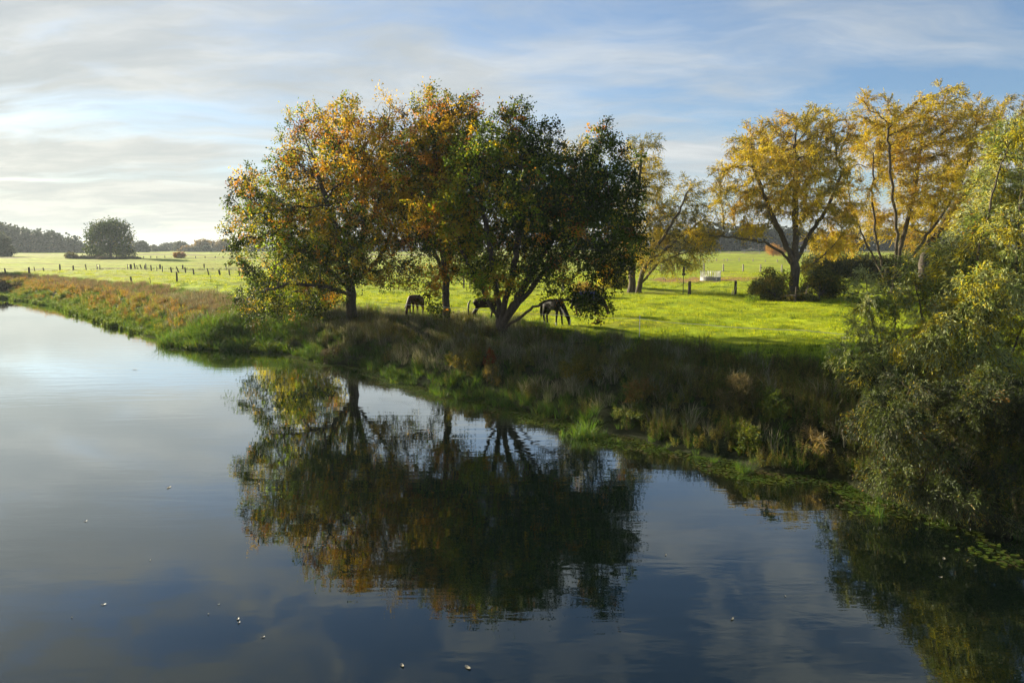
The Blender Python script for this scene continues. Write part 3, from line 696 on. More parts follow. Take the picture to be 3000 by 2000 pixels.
# individual hazy trees on the skyline between the lone tree and the oaks
C_O = [(0.09, 0.09, 0.03), (0.05, 0.065, 0.025)]; C_Y = [(0.30, 0.19, 0.04), (0.20, 0.15, 0.04)]; C_D = [(0.035, 0.05, 0.025), (0.05, 0.06, 0.025)]
sky_trees = [(410, 708, 26, 38, 560, C_D, 'rounded dark tree first to the right of the lone tree'), (447, 720, 18, 26, 600, C_O, 'small olive tree left of the low dark clump on the skyline'),
             (470, 724, 22, 22, 590, C_D, 'low dark tree clump in the hollow of the skyline'), (490, 714, 24, 30, 690, C_O, 'pale hazy tree behind the low dark clump'),
             (531, 709, 20, 36, 600, C_O, 'domed olive tree highest in the middle of the skyline'), (552, 722, 26, 22, 585, C_Y, 'yellowish low tree right of the domed olive tree'),
             (592, 702, 26, 40, 600, C_Y, 'tall golden tree on the skyline left of the oaks'), (622, 706, 24, 38, 612, C_Y, 'golden brown tree beside the tall golden one'),
             (607, 722, 15, 24, 570, C_D, 'dark round tree in front of the golden ones'), (655, 703, 26, 40, 600, C_Y, 'golden tree half hidden by the left oak'),
             (675, 720, 26, 28, 580, C_D, 'grey dark tree touching the left oak crown'), (570, 726, 20, 20, 580, C_D, 'grey low tree at the foot of the golden trees')]
for px, top, rx, hh, D, cc, lab in sky_trees:
    b = P(px, 743, D); b[2] = H(b[0], D)
    ph = (744 - top)
    clump('skyline_tree', lab, 'tree', b, lobes_px([(px, top + ph * 0.35, rx * 0.8, ph * 0.36), (px - rx * 0.5, top + ph * 0.6, rx * 0.6, ph * 0.34), (px + rx * 0.5, top + ph * 0.58, rx * 0.6, ph * 0.34), (px, top + ph * 0.75, rx * 0.8, ph * 0.22)], D, 2.0, 1.0),
          4500, 1.2, cc, [1.2, 1], trunk=(0.4, 2.0), group='hazy trees on the skyline', shell=0.33, lam=9)
lob = []
ridge([(380, 724), (480, 722), (520, 714), (600, 718), (700, 716)], 800, 6.0, 22)
clump('far_wood', 'palest low wood on the horizon behind the skyline trees', 'wood', (0, 0, 0), lob, 20000, 2.2, [(0.06, 0.07, 0.03), (0.09, 0.08, 0.03)], [1, 1.0], shell=0.3, kind='stuff', lam=14)

# shrubs among the oaks and willows
YB = [(0.50, 0.44, 0.02), (0.34, 0.34, 0.02), (0.16, 0.20, 0.02)]
bs = G(850, 932)
clump('hazel_bush', 'bright yellow-green bush glowing behind the left oak trunk', 'bush', bs, lobes_px([(850, 820, 60, 70), (800, 880, 60, 50), (900, 870, 60, 60), (860, 760, 45, 40), (960, 840, 40, 50)], bs[1] + 1, 1.0), 13000, 0.16, YB, [2, 2, 0.8], M_OAK, trunk=(0.06, 0.8), lam=1.5)
bs = G(1790, 845)
clump('hazel_bush', 'bright yellow bush in mid pasture right of the green oak', 'bush', bs, lobes_px([(1785, 800, 35, 35), (1800, 830, 40, 20)], bs[1], 1.0), 7000, 0.2, YB, [2.4, 1, 0.3], M_OAK, trunk=(0.07, 0.8), lam=1.5)
bs = G(1712, 868)
clump('thin_shrub', 'thin orange-brown shrub with bare twigs behind the low oak branch', 'shrub', bs, lobes_px([(1705, 845, 38, 20), (1740, 850, 30, 14)], bs[1], 0.7), 2200, 0.12, [(0.30, 0.16, 0.04), (0.25, 0.20, 0.04)], [1, 1], M_OAK, trunk=(0.03, 0.4))
bs = G(2265, 752)
clump('field_bush', 'bright orange bush in the far pasture left of the big willow trunk', 'bush', bs, lobes_px([(2262, 730, 17, 16), (2278, 738, 22, 12)], bs[1], 1.0), 4500, 0.32, [(0.55, 0.25, 0.03), (0.42, 0.24, 0.03)], [1.5, 1], trunk=(0.12, 0.8))
def scrub_px(px, py, rx, ry, n_):
    o_ = []
    for _ in range(n_):
        a = random.uniform(0, 6.28); q = math.sqrt(random.random()) * 0.85; f_ = random.uniform(0.22, 0.42)
        o_.append((px + math.cos(a) * q * rx, py - abs(math.sin(a)) * q * ry, rx * f_, max(4, ry * f_)))
    return o_
SC = [(0.10, 0.11, 0.025), (0.22, 0.17, 0.03), (0.04, 0.055, 0.02)]
for px, py, lb, lab in ((2270, 880, scrub_px(2255, 870, 75, 80, 16), 'scrubby olive thicket left of the big willow trunk'),
                        (2400, 880, scrub_px(2410, 862, 75, 70, 15), 'dark thicket right of the big willow trunk'),
                        (2330, 885, scrub_px(2330, 880, 70, 24, 9), 'rough low undergrowth round the foot of the big willow')):
    bs = G(px, py)
    clump('thicket', lab, 'thicket', bs, lobes_px(lb, bs[1] + 1.5, 1.0), 8000, 0.20, SC, [2, 1, 1.6], M_WIL, trunk=(0.05, 0.6), asp=0.4, lam=2)
bs = G(2060, 738)
clump('field_bush', 'long pale straw bush in front of the blue wood', 'bush', bs, lobes_px([(2052, 734, 12, 3), (2070, 733, 12, 3)], bs[1], 1.0), 1800, 0.5, [(0.42, 0.33, 0.12)], [1], trunk=None)
for px, py, rx, ry, lab in ((2430, 790, 70, 30, 'hedge behind the big willow, right of its trunk'), (2560, 800, 90, 40, 'dark hedge behind the leaning willow stems'), (2760, 800, 120, 60, 'dark hedge behind the near bush')):
    bs = P(px, 800, 100); bs[2] = H(bs[0], 100)
    clump('hedge', lab, 'hedge', bs, lobes_px([(px - rx * 0.5, py - ry * 0.4, rx * 0.6, ry), (px + rx * 0.5, py - ry * 0.3, rx * 0.6, ry)], 100, 1.0), 9000, 0.26, [(0.06, 0.075, 0.02), (0.12, 0.11, 0.02), (0.03, 0.04, 0.015)], [2, 1, 1.2], M_WIL, trunk=(0.1, 0.8), lam=2)
bs = G(2197, 890)
clump('weed_clump', 'small green weed clump in the grass right of the stick-propped post', 'weed', bs, lobes_px([(2200, 876, 22, 12)], bs[1], 0.3), 700, 0.13, [G_MD, G_LM], [1, 1], M_OAK, asp=0.3)

# two trees upstream, just outside the picture: they shade the hollow and the spit at the left edge
bs = np.array([-119.0, 152.0, 0]); bs[2] = H(-119, 152)
lo = [(bs + np.array(c), np.array(r)) for c, r in (((0, 0, 11.5), (3.6, 3.6, 3.2)), ((-1.5, 2.0, 8.5), (4, 4, 3.6)), ((1.5, -2.0, 8.5), (4, 4, 3.6)), ((0, 0, 5.0), (4.6, 4.8, 3.4)), ((1, 1.5, 2.4), (4, 4.4, 2.2)))]
sh = clump('bank_tree', 'leafy green tree on the river bank upstream, nearer one just beyond the left picture edge', 'tree', bs, lo, 16000, 0.5, [G_DK, G_MD], [1, 1], trunk=(0.3, 3.0), group='trees on the bank upstream', shell=0.45)
sh2 = copy_tree(sh); sh2.location = (-131, 156, H(-131, 156)); sh2.rotation_euler[2] = 2.0; sh2['label'] = 'leafy green tree on the river bank upstream, farther one beyond the left picture edge'

# ------------------------------------------------------------------ grasses, reeds and herbs (uncountable ground cover)
def tuft_mesh(name, nb, h, w, spread, lean, cols, seg=3, plume=0.0):
    V, F, C = [], [], []
    for q in range(nb):
        a = random.uniform(0, 6.28); r_ = spread * math.sqrt(random.random())
        b = np.array([math.cos(a) * r_, math.sin(a) * r_, -0.05])
        la = a + random.gauss(0, 0.9); ln = abs(random.gauss(lean, lean * 0.6)); hh = h * random.uniform(0.55, 1.15)
        d = np.array([math.cos(la), math.sin(la), 0]); fa = random.uniform(0, 3.14); sd_ = np.array([math.cos(fa), math.sin(fa), 0])
        col = np.array(random.choice(cols)) * random.uniform(0.7, 1.25)
        base = len(V)
        for k in range(seg + 1):
            t = k / seg
            p = b + np.array([0, 0, 1]) * hh * (t - 0.25 * ln * t ** 3) + d * hh * ln * t ** 1.9
            ww = w * (1 - t * 0.9) * (1.0 if not plume or t < 0.6 else 1 + plume * math.sin((t - 0.6) / 0.4 * 3.0))
            if k == seg: V.append(p); C.append(col)
            else: V += [p - sd_ * ww / 2, p + sd_ * ww / 2]; C += [col, col]
        for k in range(seg - 1): F.append((base + 2 * k, base + 2 * k + 1, base + 2 * k + 3, base + 2 * k + 2))
        F.append((base + 2 * seg - 2, base + 2 * seg - 1, base + 2 * seg))
    return V, F, C
def herb_mesh(h, nst, nl, L, cols, asp=0.35, flower=None):
    V, F, C = [], [], []
    for q in range(nst):
        a = random.uniform(0, 6.28); ln = random.uniform(0.05, 0.4); hh = h * random.uniform(0.65, 1.1)
        b = np.array([math.cos(a), math.sin(a), 0]) * random.uniform(0, 0.14)
        top = b + np.array([math.cos(a) * ln * hh, math.sin(a) * ln * hh, hh]); s0 = np.array([-math.sin(a), math.cos(a), 0]) * 0.008
        i = len(V); V += [b - s0, b + s0, top + s0 * 0.3, top - s0 * 0.3]; C += [np.array((0.12, 0.09, 0.05))] * 4; F.append((i, i + 1, i + 2, i + 3))
        for k in range(nl):
            t = 0.12 + 0.88 * (k + random.random()) / nl
            p = b + (top - b) * t; g = random.uniform(0, 6.28)
            d = np.array([math.cos(g), math.sin(g), random.uniform(-0.5, 0.5)]); d /= np.linalg.norm(d)
            ll = L * random.uniform(0.6, 1.2) * (1.15 - 0.6 * t); sv = np.cross(d, [0, 0, 1]) + np.array([0, 0, random.uniform(-0.4, 0.4)]); sv /= np.linalg.norm(sv)
            col = np.array(random.choice(cols if not (flower and t > 0.8) else flower)) * random.uniform(0.7, 1.3)
            i = len(V); V += [p, p + d * ll * 0.5 + sv * ll * asp / 2, p + d * ll + np.array([0, 0, -0.25 * ll]), p + d * ll * 0.5 - sv * ll * asp / 2]; C += [col] * 4
            F += [(i, i + 1, i + 2), (i, i + 2, i + 3)]
    return V, F, C
def make_sources(nm, gens, mat):
    c = bpy.data.collections.new(nm + '_sources')
    for k, (V, F, C) in enumerate(gens):
        o = mesh_obj(nm + '_tuft', np.array(V), F, mat, tint=np.array(C)); COL.objects.unlink(o); c.objects.link(o)
    return c
def scatter(name, label, cat, pts, scl, src, tilt=0.12):
    V = np.array(pts, np.float32)
    me = bpy.data.meshes.new(name); me.vertices.add(len(V)); me.vertices.foreach_set('co', V.ravel())
    at = me.attributes.new('size', 'FLOAT', 'POINT'); at.data.foreach_set('value', np.asarray(scl, np.float32))
    o = bpy.data.objects.new(name, me); COL.objects.link(o)
    g = bpy.data.node_groups.new(name + '_scatter', 'GeometryNodeTree')
    g.interface.new_socket('Geometry', in_out='INPUT', socket_type='NodeSocketGeometry'); g.interface.new_socket('Geometry', in_out='OUTPUT', socket_type='NodeSocketGeometry')
    t = NT(g)
    gi = t.new('NodeGroupInput'); go = t.new('NodeGroupOutput')
    ci = t.new('GeometryNodeCollectionInfo', ins={'Collection': src, 'Separate Children': True, 'Reset Children': True})
    ri = t.new('FunctionNodeRandomValue', data_type='INT'); ri.inputs['Min'].default_value = 0; ri.inputs['Max'].default_value = len(src.objects) - 1
    rv = t.new('FunctionNodeRandomValue', data_type='FLOAT_VECTOR'); rv.inputs[0].default_value = (-tilt, -tilt, 0); rv.inputs[1].default_value = (tilt, tilt, 6.283)
    na = t.new('GeometryNodeInputNamedAttribute', data_type='FLOAT'); na.inputs['Name'].default_value = 'size'
    ip = t.new('GeometryNodeInstanceOnPoints')
    t.l.new(gi.outputs[0], ip.inputs['Points']); t.l.new(ci.outputs[0], ip.inputs['Instance']); ip.inputs['Pick Instance'].default_value = True
    t.l.new(ri.outputs[2], ip.inputs['Instance Index']); t.l.new(rv.outputs[0], ip.inputs['Rotation']); t.l.new(na.outputs[0], ip.inputs['Scale'])
    t.l.new(ip.outputs[0], go.inputs[0])
    md = o.modifiers.new('scatter', 'NODES'); md.node_group = g
    return tag(o, label, cat, None, 'stuff')
def area(x0, x1, y0, y1, dens):
    N = int((x1 - x0) * (y1 - y0) * dens)
    xy = np.column_stack([RNG.uniform(x0, x1, N), RNG.uniform(y0, y1, N)])
    k = np.abs(xy[:, 0]) < xy[:, 1] * 0.76 + 3
    xy = xy[k]; z, s = HS(xy)
    return xy, z, s
DRYC = [(0.36, 0.33, 0.22), (0.25, 0.235, 0.15), (0.50, 0.45, 0.31), (0.17, 0.20, 0.08), (0.14, 0.19, 0.05)]
LUSH = [(0.06, 0.14, 0.03), (0.08, 0.17, 0.03), (0.045, 0.10, 0.025), (0.14, 0.17, 0.05)]
MEAD = [(0.29, 0.39, 0.010), (0.38, 0.45, 0.012), (0.13, 0.24, 0.010), (0.46, 0.48, 0.03)]
src_dry = make_sources('dry_grass', [tuft_mesh('t', 34, h, 0.022, 0.22, 0.35, DRYC, 3, 1.2) for h in (0.75, 0.9, 1.0, 0.8)], M_DRY)
src_lush = make_sources('lush_grass', [tuft_mesh('t', 40, h, 0.024, 0.22, 0.65, LUSH, 4) for h in (0.5, 0.6, 0.7, 0.8)], M_GRASS)
src_mead = make_sources('meadow_grass', [tuft_mesh('t', 46, h, 0.018, 0.30, 0.6, MEAD, 2) for h in (0.10, 0.13, 0.17, 0.12)], M_GRASS)
src_herb = make_sources('herb', [herb_mesh(h, 7, 26, 0.11, c, 0.35) for h, c in ((0.7, [(0.14, 0.19, 0.03), (0.25, 0.24, 0.05)]), (0.9, [(0.08, 0.13, 0.03), (0.14, 0.18, 0.04)]), (0.6, [(0.30, 0.26, 0.06), (0.16, 0.18, 0.04)]), (0.8, [(0.20, 0.17, 0.09), (0.09, 0.13, 0.03)]))], M_HERB)
src_aut = make_sources('autumn_herb', [herb_mesh(h, 7, 20, 0.15, c, 0.4) for h, c in ((0.75, [(0.56, 0.28, 0.03), (0.50, 0.38, 0.03)]), (0.7, [(0.44, 0.40, 0.03), (0.26, 0.32, 0.02)]), (0.85, [(0.42, 0.20, 0.05), (0.34, 0.26, 0.05)]), (0.6, [(0.20, 0.30, 0.02), (0.36, 0.38, 0.03)]))], M_AUT)

# tall dry grass on the slope
xy, z, s = area(-34, 26, 15, 78, 9.0)
k = (s > 0.9) & (s < 8.8 + 1.2 * vn(xy, 5, 12)) & (vn(xy, 3.2, 60) + 0.35 * vn(xy, 1.2, 61) > np.where(xy[:, 0] > 8, 0.5, np.where(xy[:, 0] > 3, 0.1, -0.35))) & (RNG.uniform(size=len(xy)) < np.clip(1.2 - np.hypot(xy[:, 0], xy[:, 1]) / 110, 0.3, 1))
q = xy[k]; print('dry', k.sum())
scatter('dry_grass', 'tall dry brown-grey grass covering the shaded river bank beneath the oaks', 'dry grass', np.column_stack([q, z[k]]), RNG.uniform(0.45, 0.95, k.sum()), src_dry)
# green grass: waterside fringe and in the gaps of the dry grass
xy, z, s = area(-95, 26, 15, 128, 9.0)
fr = (s > -0.5 + 0.5 * vn(xy, 4, 62)) & (s < 1.3 + 0.7 * vn(xy, 6, 63))
fr &= (RNG.uniform(size=len(xy)) < np.where(xy[:, 0] > 3, 0.22, 0.7)) & (vn(xy, 5.0, 64) > -0.6)
gap = (s >= 0.4) & (s < 9.5) & (RNG.uniform(size=len(xy)) < 0.42)
k = fr | gap
q = xy[k]; print('lush', k.sum())
scatter('green_grass', 'lush dark green grass fringing the waterline and growing up the bank', 'grass', np.column_stack([q, np.maximum(z[k], -0.02)]), np.where(fr[k], RNG.uniform(0.55, 1.15, k.sum()) * np.where(q[:, 0] > 3, 0.6, 1.0), RNG.uniform(0.4, 0.85, k.sum())), src_lush)
# grassy tongue of tall green grass by the left oak
a_, b_ = onz(520, 1000, 0.1), onz(860, 1005, 0.3)
N = 700; t_ = RNG.uniform(0, 1, N); q = a_[:2] + (b_ - a_)[:2] * t_[:, None] + RNG.normal(size=(N, 2)) * np.array([0.9, 1.3])
z_, s_ = HS(q); k = s_ > -1.2
scatter('reed_grass', 'tall green reed grass leaning over the water left of the oaks', 'reed grass', np.column_stack([q[k], np.maximum(z_[k], -0.02)]), RNG.uniform(1.0, 1.7, k.sum()), src_lush, 0.2)
# herbs on the near bank
xy, z, s = area(-26, 26, 14, 66, 10.0)
k = (s > 0.3) & (s < 8.0) & (vn(xy, 4.2, 66) + 0.4 * vn(xy, 1.5, 67) > np.where(xy[:, 0] > 5, -0.9, 0.1))
print('herb', k.sum())
scatter('herbs', 'mixed olive herbs and nettles between the grasses of the near bank', 'herbs', np.column_stack([xy[k], z[k]]), RNG.uniform(0.45, 1.1, k.sum()), src_herb)
# autumn-coloured herbs on the sunny far left bank
xy, z, s = area(-100, -17, 52, 132, 3.6)
k = (s > 0.4) & (s < 4.6 + vn(xy, 5, 68)) & (vn(xy, 5, 69) + 0.5 * vn(xy, 2, 70) > -0.5)
print('aut', k.sum())
scatter('autumn_herbs', 'orange and yellow autumn herbs along the sunny left bank', 'herbs', np.column_stack([xy[k], z[k]]), RNG.uniform(0.5, 1.0, k.sum()) * (1 + 0.45 * np.clip(vn(xy[k], 3.0, 75), -1, 1)), src_aut)
k = (s > 3.4) & (s < 8.2 + 1.5 * vn(xy, 6, 71)) & (RNG.uniform(size=len(xy)) < 0.8)
src_pink = make_sources('seed_grass', [tuft_mesh('t', 30, h, 0.03, 0.25, 0.3, [(0.34, 0.23, 0.14), (0.26, 0.17, 0.11), (0.30, 0.26, 0.10)], 3, 1.6) for h in (0.7, 0.85, 0.6)], M_DRY)
scatter('seed_grass', 'pinkish brown seeding grass behind the autumn herbs of the left bank', 'dry grass', np.column_stack([xy[k], z[k]]), RNG.uniform(0.6, 1.1, k.sum()), src_pink)
# lime-green waterside plants in lumpy mounds along the sunny left bank
src_lime = make_sources('lime_herb', [herb_mesh(h, 8, 24, 0.15, c, 0.45) for h, c in ((0.5, [(0.22, 0.34, 0.02), (0.15, 0.25, 0.02)]), (0.6, [(0.12, 0.22, 0.02), (0.28, 0.36, 0.03)]), (0.45, [(0.09, 0.17, 0.02), (0.16, 0.26, 0.02)]))], M_AUT)
xy, z, s = area(-100, -15, 48, 132, 6.0)
m_ = vn(xy, 4.5, 76) + 0.5 * vn(xy, 1.8, 77)
k = (s > -0.5 - 0.9 * np.clip(m_, 0, 1.2)) & (s < 1.6 + 1.1 * m_) & (m_ > -0.5)
scatter('waterside_herbs', 'lime-green lumpy waterside plants reaching into the river along the left bank', 'water plants', np.column_stack([xy[k], np.maximum(z[k], -0.03)]), RNG.uniform(0.6, 1.2, k.sum()) * (0.8 + 0.4 * np.clip(m_[k], 0, 1.2)), src_lime)
# meadow grass
xy, z, s = area(-52, 52, 30, 74, 9.0)
k = (s > 7.2) & (vn(xy, 1.4, 72) + 0.8 * RNG.normal(size=len(xy)) > -0.5)
q1 = np.column_stack([xy[k], z[k]]); s1 = RNG.uniform(0.6, 1.3, k.sum()) * (1 + 0.35 * np.clip(vn(xy[k], 2.2, 73), -1, 1.2))
xy, z, s = area(-90, 80, 74, 135, 2.2)
k = (s > 7.2) & (vn(xy, 2.4, 72) > 0.0)
q2 = np.column_stack([xy[k], z[k]]); s2 = RNG.uniform(0.9, 1.8, k.sum())
print('meadow', len(q1) + len(q2))
xy, z, s = area(-60, 60, 30, 100, 2.4)
k = (s > 8) & (vn(xy * np.array([0.5, 1.0]), 3.0, 74) + 0.4 * RNG.normal(size=len(xy)) > 0.6)
src_rough = make_sources('rough_grass', [tuft_mesh('t', 44, h, 0.02, 0.32, 0.6, [(0.08, 0.15, 0.012), (0.13, 0.20, 0.014), (0.06, 0.11, 0.012)], 3) for h in (0.2, 0.26, 0.32)], M_GRASS)
scatter('rough_grass', 'darker uneven tussocks left standing in the grazed pasture', 'grass', np.column_stack([xy[k], z[k]]), RNG.uniform(0.6, 1.1, k.sum()), src_rough, 0.25)
scatter('meadow_grass', 'short bright yellow-green pasture grass lit by low sun', 'grass', np.vstack([q1, q2]), np.concatenate([s1, s2]), src_mead, 0.25)
# dark tufts along the far fence, put there as its shadow line
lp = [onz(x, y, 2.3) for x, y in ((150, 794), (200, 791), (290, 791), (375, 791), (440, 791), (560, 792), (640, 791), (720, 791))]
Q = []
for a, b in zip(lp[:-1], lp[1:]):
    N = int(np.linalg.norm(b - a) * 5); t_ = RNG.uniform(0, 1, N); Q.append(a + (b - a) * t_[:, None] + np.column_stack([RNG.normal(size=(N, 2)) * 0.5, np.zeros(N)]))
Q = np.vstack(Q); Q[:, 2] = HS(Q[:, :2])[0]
scatter('shadow_strip', 'dark strip of tufts standing in for the shadow line under the far fence in the left pasture', 'dry grass', Q, RNG.uniform(0.35, 0.6, len(Q)), src_dry)
# floating weed along the waterline: tiny flat leaves
xy, z, s = area(-30, 24, 15, 64, 160.0)
w_ = 1.05 + 0.5 * vn(xy, 3.5, 80)
k = (xy[:, 0] < 11.5) & (s < 0.15) & (s > -w_ + 0.3 * RNG.normal(size=len(xy)) * 0.4) & (vn(xy, 0.9, 81) > -0.9)
q = xy[k]; N = len(q); print('weed', N)
ax = np.column_stack([RNG.normal(size=(N, 2)), np.zeros(N)]); ax /= np.linalg.norm(ax, axis=1)[:, None]
sdv = np.column_stack([-ax[:, 1], ax[:, 0], np.zeros(N)])
L_ = RNG.uniform(0.07, 0.16, N)[:, None]; p0 = np.column_stack([q, RNG.uniform(0.008, 0.03, N)])
V = np.stack([p0, p0 + ax * L_ * 0.5 + sdv * L_ * 0.35, p0 + ax * L_ + np.array([0, 0, 0.01]), p0 + ax * L_ * 0.5 - sdv * L_ * 0.35], 1).reshape(-1, 3)
wc = palette(p0, [(0.075, 0.13, 0.015), (0.12, 0.15, 0.02), (0.13, 0.11, 0.05), (0.05, 0.08, 0.02)], [1.5, 1, 0.5, 0.8], 1.5, 120)
i = np.arange(N)[:, None] * 4
tag(mesh_obj('floating_weed', V, i + np.array([0, 1, 2, 3]), M_HERB, tint=np.repeat(wc, 4, 0)), 'green mats of floating weed along the near waterline', 'water weed', None, 'stuff')

# single shrubs and clumps one can point to on the near bank
def bank_bush(name, px, py, rx, ry, lab, cols, wt, nl=2600, L=0.085, asp=0.45, cat='bush'):
    b = G(px, py + ry)
    lb = [(px + random.uniform(-1, 1) * rx * 0.85, py + random.uniform(-0.75, 0.8) * ry, rx * random.uniform(0.22, 0.5), ry * random.uniform(0.25, 0.55)) for _ in range(9)]
    clump(name, lab, cat, b, lobes_px(lb, b[1], 0.4, 0.8), nl, L, cols, wt, M_HERB, trunk=(0.02, 0.3), asp=asp, lam=0.9)
YGc = [(0.24, 0.20, 0.03), (0.12, 0.14, 0.02), (0.07, 0.09, 0.02)]
bank_bush('herb_bush', 1355, 1060, 55, 30, 'yellowish herb bush on the bank below the trunk of the middle oak', YGc, [1.4, 1, 0.8])
bank_bush('herb_bush', 1430, 1048, 24, 26, 'small rust-red herb bush on the bank below the multi-stemmed oak', [(0.22, 0.06, 0.02), (0.20, 0.12, 0.03)], [1.4, 0.8], 1400)
bank_bush('herb_bush', 1428, 1100, 34, 34, 'straw-yellow leafy herb under the rust-red one', [(0.30, 0.23, 0.06), (0.14, 0.13, 0.04)], [1.2, 1], 1600)
bank_bush('herb_bush', 1700, 1085, 62, 38, 'largest yellow-green herb bush in the middle of the near bank', YGc, [1.6, 1.1, 0.7], 3800)
bank_bush('herb_bush', 1880, 1150, 48, 34, 'brownish herb bush right of the largest yellow-green one', [(0.20, 0.12, 0.04), (0.12, 0.12, 0.03)], [1, 1], 2400)
bank_bush('herb_bush', 2165, 1135, 60, 40, 'pale straw-brown bush on the bank left of the willow scrub', [(0.22, 0.18, 0.09), (0.12, 0.12, 0.05)], [1.3, 1], 3600, 0.14, 0.2)
bank_bush('herb_bush', 2265, 1170, 34, 46, 'bright green upright leafy bush touching the willow scrub', [(0.12, 0.17, 0.03), (0.06, 0.10, 0.02)], [1.2, 1], 2200)
bank_bush('herb_bush', 2190, 1270, 60, 34, 'lush light green plant near the waterline at the foot of the bank', [(0.14, 0.19, 0.03), (0.07, 0.12, 0.02), (0.20, 0.20, 0.05)], [1.2, 1, 0.6], 3400, 0.15, 0.2)
bank_bush('herb_bush', 1840, 1205, 40, 22, 'pale green leafy plant low on the bank near the water', [(0.15, 0.18, 0.05), (0.07, 0.11, 0.02)], [1.2, 1], 1800)
bank_bush('herb_bush', 2385, 1290, 22, 20, 'tan withered grass clump in the dark under the willow scrub', [(0.20, 0.16, 0.08)], [1], 700, 0.2, 0.12)
bank_bush('dead_brush', 1010, 1045, 60, 28, 'tangle of dead brushwood at the waterline beneath the left oak', [(0.12, 0.10, 0.07), (0.07, 0.06, 0.04)], [1, 1], 1500, 0.2, 0.12, 'brushwood')
bank_bush('grey_bush', 22, 838, 45, 20, 'grey-brown bush on the shaded spit at the left picture edge', [(0.12, 0.10, 0.07), (0.08, 0.08, 0.04)], [1, 1], 3500, 0.3, 0.5)

# ------------------------------------------------------------------ fence posts
def post(parent, px, yt, yb, w, mat, tilt=0.0, rnd=True, name='post'):
    b = onz(px, yb, 2.3); b[2] = H(b[0], b[1])
    D = b[1]; h = (yb - yt) * D / FPX; tx = tilt * D / FPX
    mb = MB(); ww = w
    p0 = Vector(b) - Vector(parent.location)
    mb.tube([p0 + Vector((0, 0, -0.3)), p0, p0 + Vector((-tx * 0.5, 0, h * 0.5)), p0 + Vector((-tx, 0, h))], [ww * 0.55, ww * 0.53, ww * 0.5, ww * 0.46], 8 if rnd else 4)
    return mb.build(name, mat, parent, smooth=False)
def wire(parent, places, r, mat, name='wire', sag=0.06):
    mb = MB(); pts = []
    for a, b in zip(places[:-1], places[1:]):
        for q in range(5):
            t_ = q / 5; p = np.array(a) + (np.array(b) - np.array(a)) * t_; p[2] -= sag * 4 * t_ * (1 - t_); pts.append(p)
    pts.append(np.array(places[-1])); pts = np.array(pts) - np.array(parent.location)
    mb.tube(pts, r, 4); mb.build(name, mat, parent)
def fence(name, label, rows, w, mat, wires=(), wr=0.012):
    b = onz(rows[0][0], rows[0][2], 2.3)
    t = thing(name, label, 'fence', (b[0], b[1], H(b[0], b[1])))
    for r_ in rows:
        px, yt, yb = r_[:3]
        post(t, px, yt, yb, (r_[3] if len(r_) > 3 else 1.0) * w, (r_[5] if len(r_) > 5 else mat), r_[4] if len(r_) > 4 else 0)
    for fz in wires:
        pl = []
        for r_ in rows:
            q = onz(r_[0], r_[2], 2.3); q[2] = H(q[0], q[1]) + (r_[2] - r_[1]) * q[1] / FPX * fz; q[1] -= w * 0.5; pl.append(q)
        wire(t, pl, wr, M_WIRE)
    return t
zx = lambda v_: 350 + v_ * 0.16156
zy = lambda v_: 620 + v_ * 0.16156
fence('pasture_fence', 'farther fence of dark posts crossing the left pasture along a dark strip standing in for its shadow',
      [(176, 773, 790), (215, 777, 790), (253.5, 772, 790, 0.6, 3), (285, 774, 789, 0.6), (293, 776, 791, 0.6), (zx(152), zy(952), zy(1045), 0.6), (zx(208), zy(962), zy(1057), 1.4), (zx(740), zy(970), zy(1055), 1.2),
       (zx(1150), zy(985), zy(1060)), (zx(1538), zy(968), zy(1045), 0.8), (zx(1932), zy(960), zy(1042), 0.9)], 0.30, M_DPOST, (0.75,), 0.01)
fence('pasture_fence', 'crooked middle fence of leaning posts running right towards the left oak',
      [(16.6, 788, 802, 1.0, 2), (86, 786, 804, 1.3), (102.7, 784, 798, 0.6, 2), (129, 783, 795, 1.0, 2), (zx(290), zy(945), zy(1057), 1.0, 3), (zx(338), zy(978), zy(1060), 0.4, 4), (zx(403), zy(985), zy(1065), 0.9, 4),
       (zx(452), zy(985), zy(1060), 0.8, -2), (zx(482), zy(975), zy(1080), 1.0, 0, M_PPOST), (zx(580), zy(985), zy(1085), 1.0, 1), (zx(680), zy(1010), zy(1095), 0.4), (zx(782), zy(1000), zy(1105), 0.7), (zx(945), zy(1005), zy(1108), 1.1, 2),
       (zx(1080), zy(1005), zy(1120), 0.9, 7), (zx(1202), zy(1018), zy(1122), 0.9, 1.5), (zx(1350), zy(1030), zy(1137), 1.0, 1.5), (zx(1622), zy(1018), zy(1143), 0.8, 4), (zx(1825), zy(1050), zy(1152), 1.2, 3),
       (zx(2000), zy(1050), zy(1166), 0.9, 2, M_POST), (zx(2180), zy(1042), zy(1182), 0.9, 1, M_POST)], 0.24, M_DPOST)
fence('pasture_fence', 'nearest fence of the left pasture, two stout posts and thin sticks above the autumn herbs',
      [(386.5, 807, 829, 1.2, 3), (zx(570), zy(1175), zy(1290), 0.35, 3), (519, 800, 829, 1.1), (zx(1660), zy(1180), zy(1300), 0.25), (637, 833, 862, 0.25)], 0.20, M_DPOST)
fence('far_fence', 'tiny far fence across the distant pasture below the skyline trees',
      [(zx(q), 751 + (i % 2) * 0.5, 757.5, 1, 0) for i, q in enumerate((300, 440, 570, 680, 825, 1000, 1170, 1380, 1555, 1740, 1880, 2030))], 0.34, M_POST)
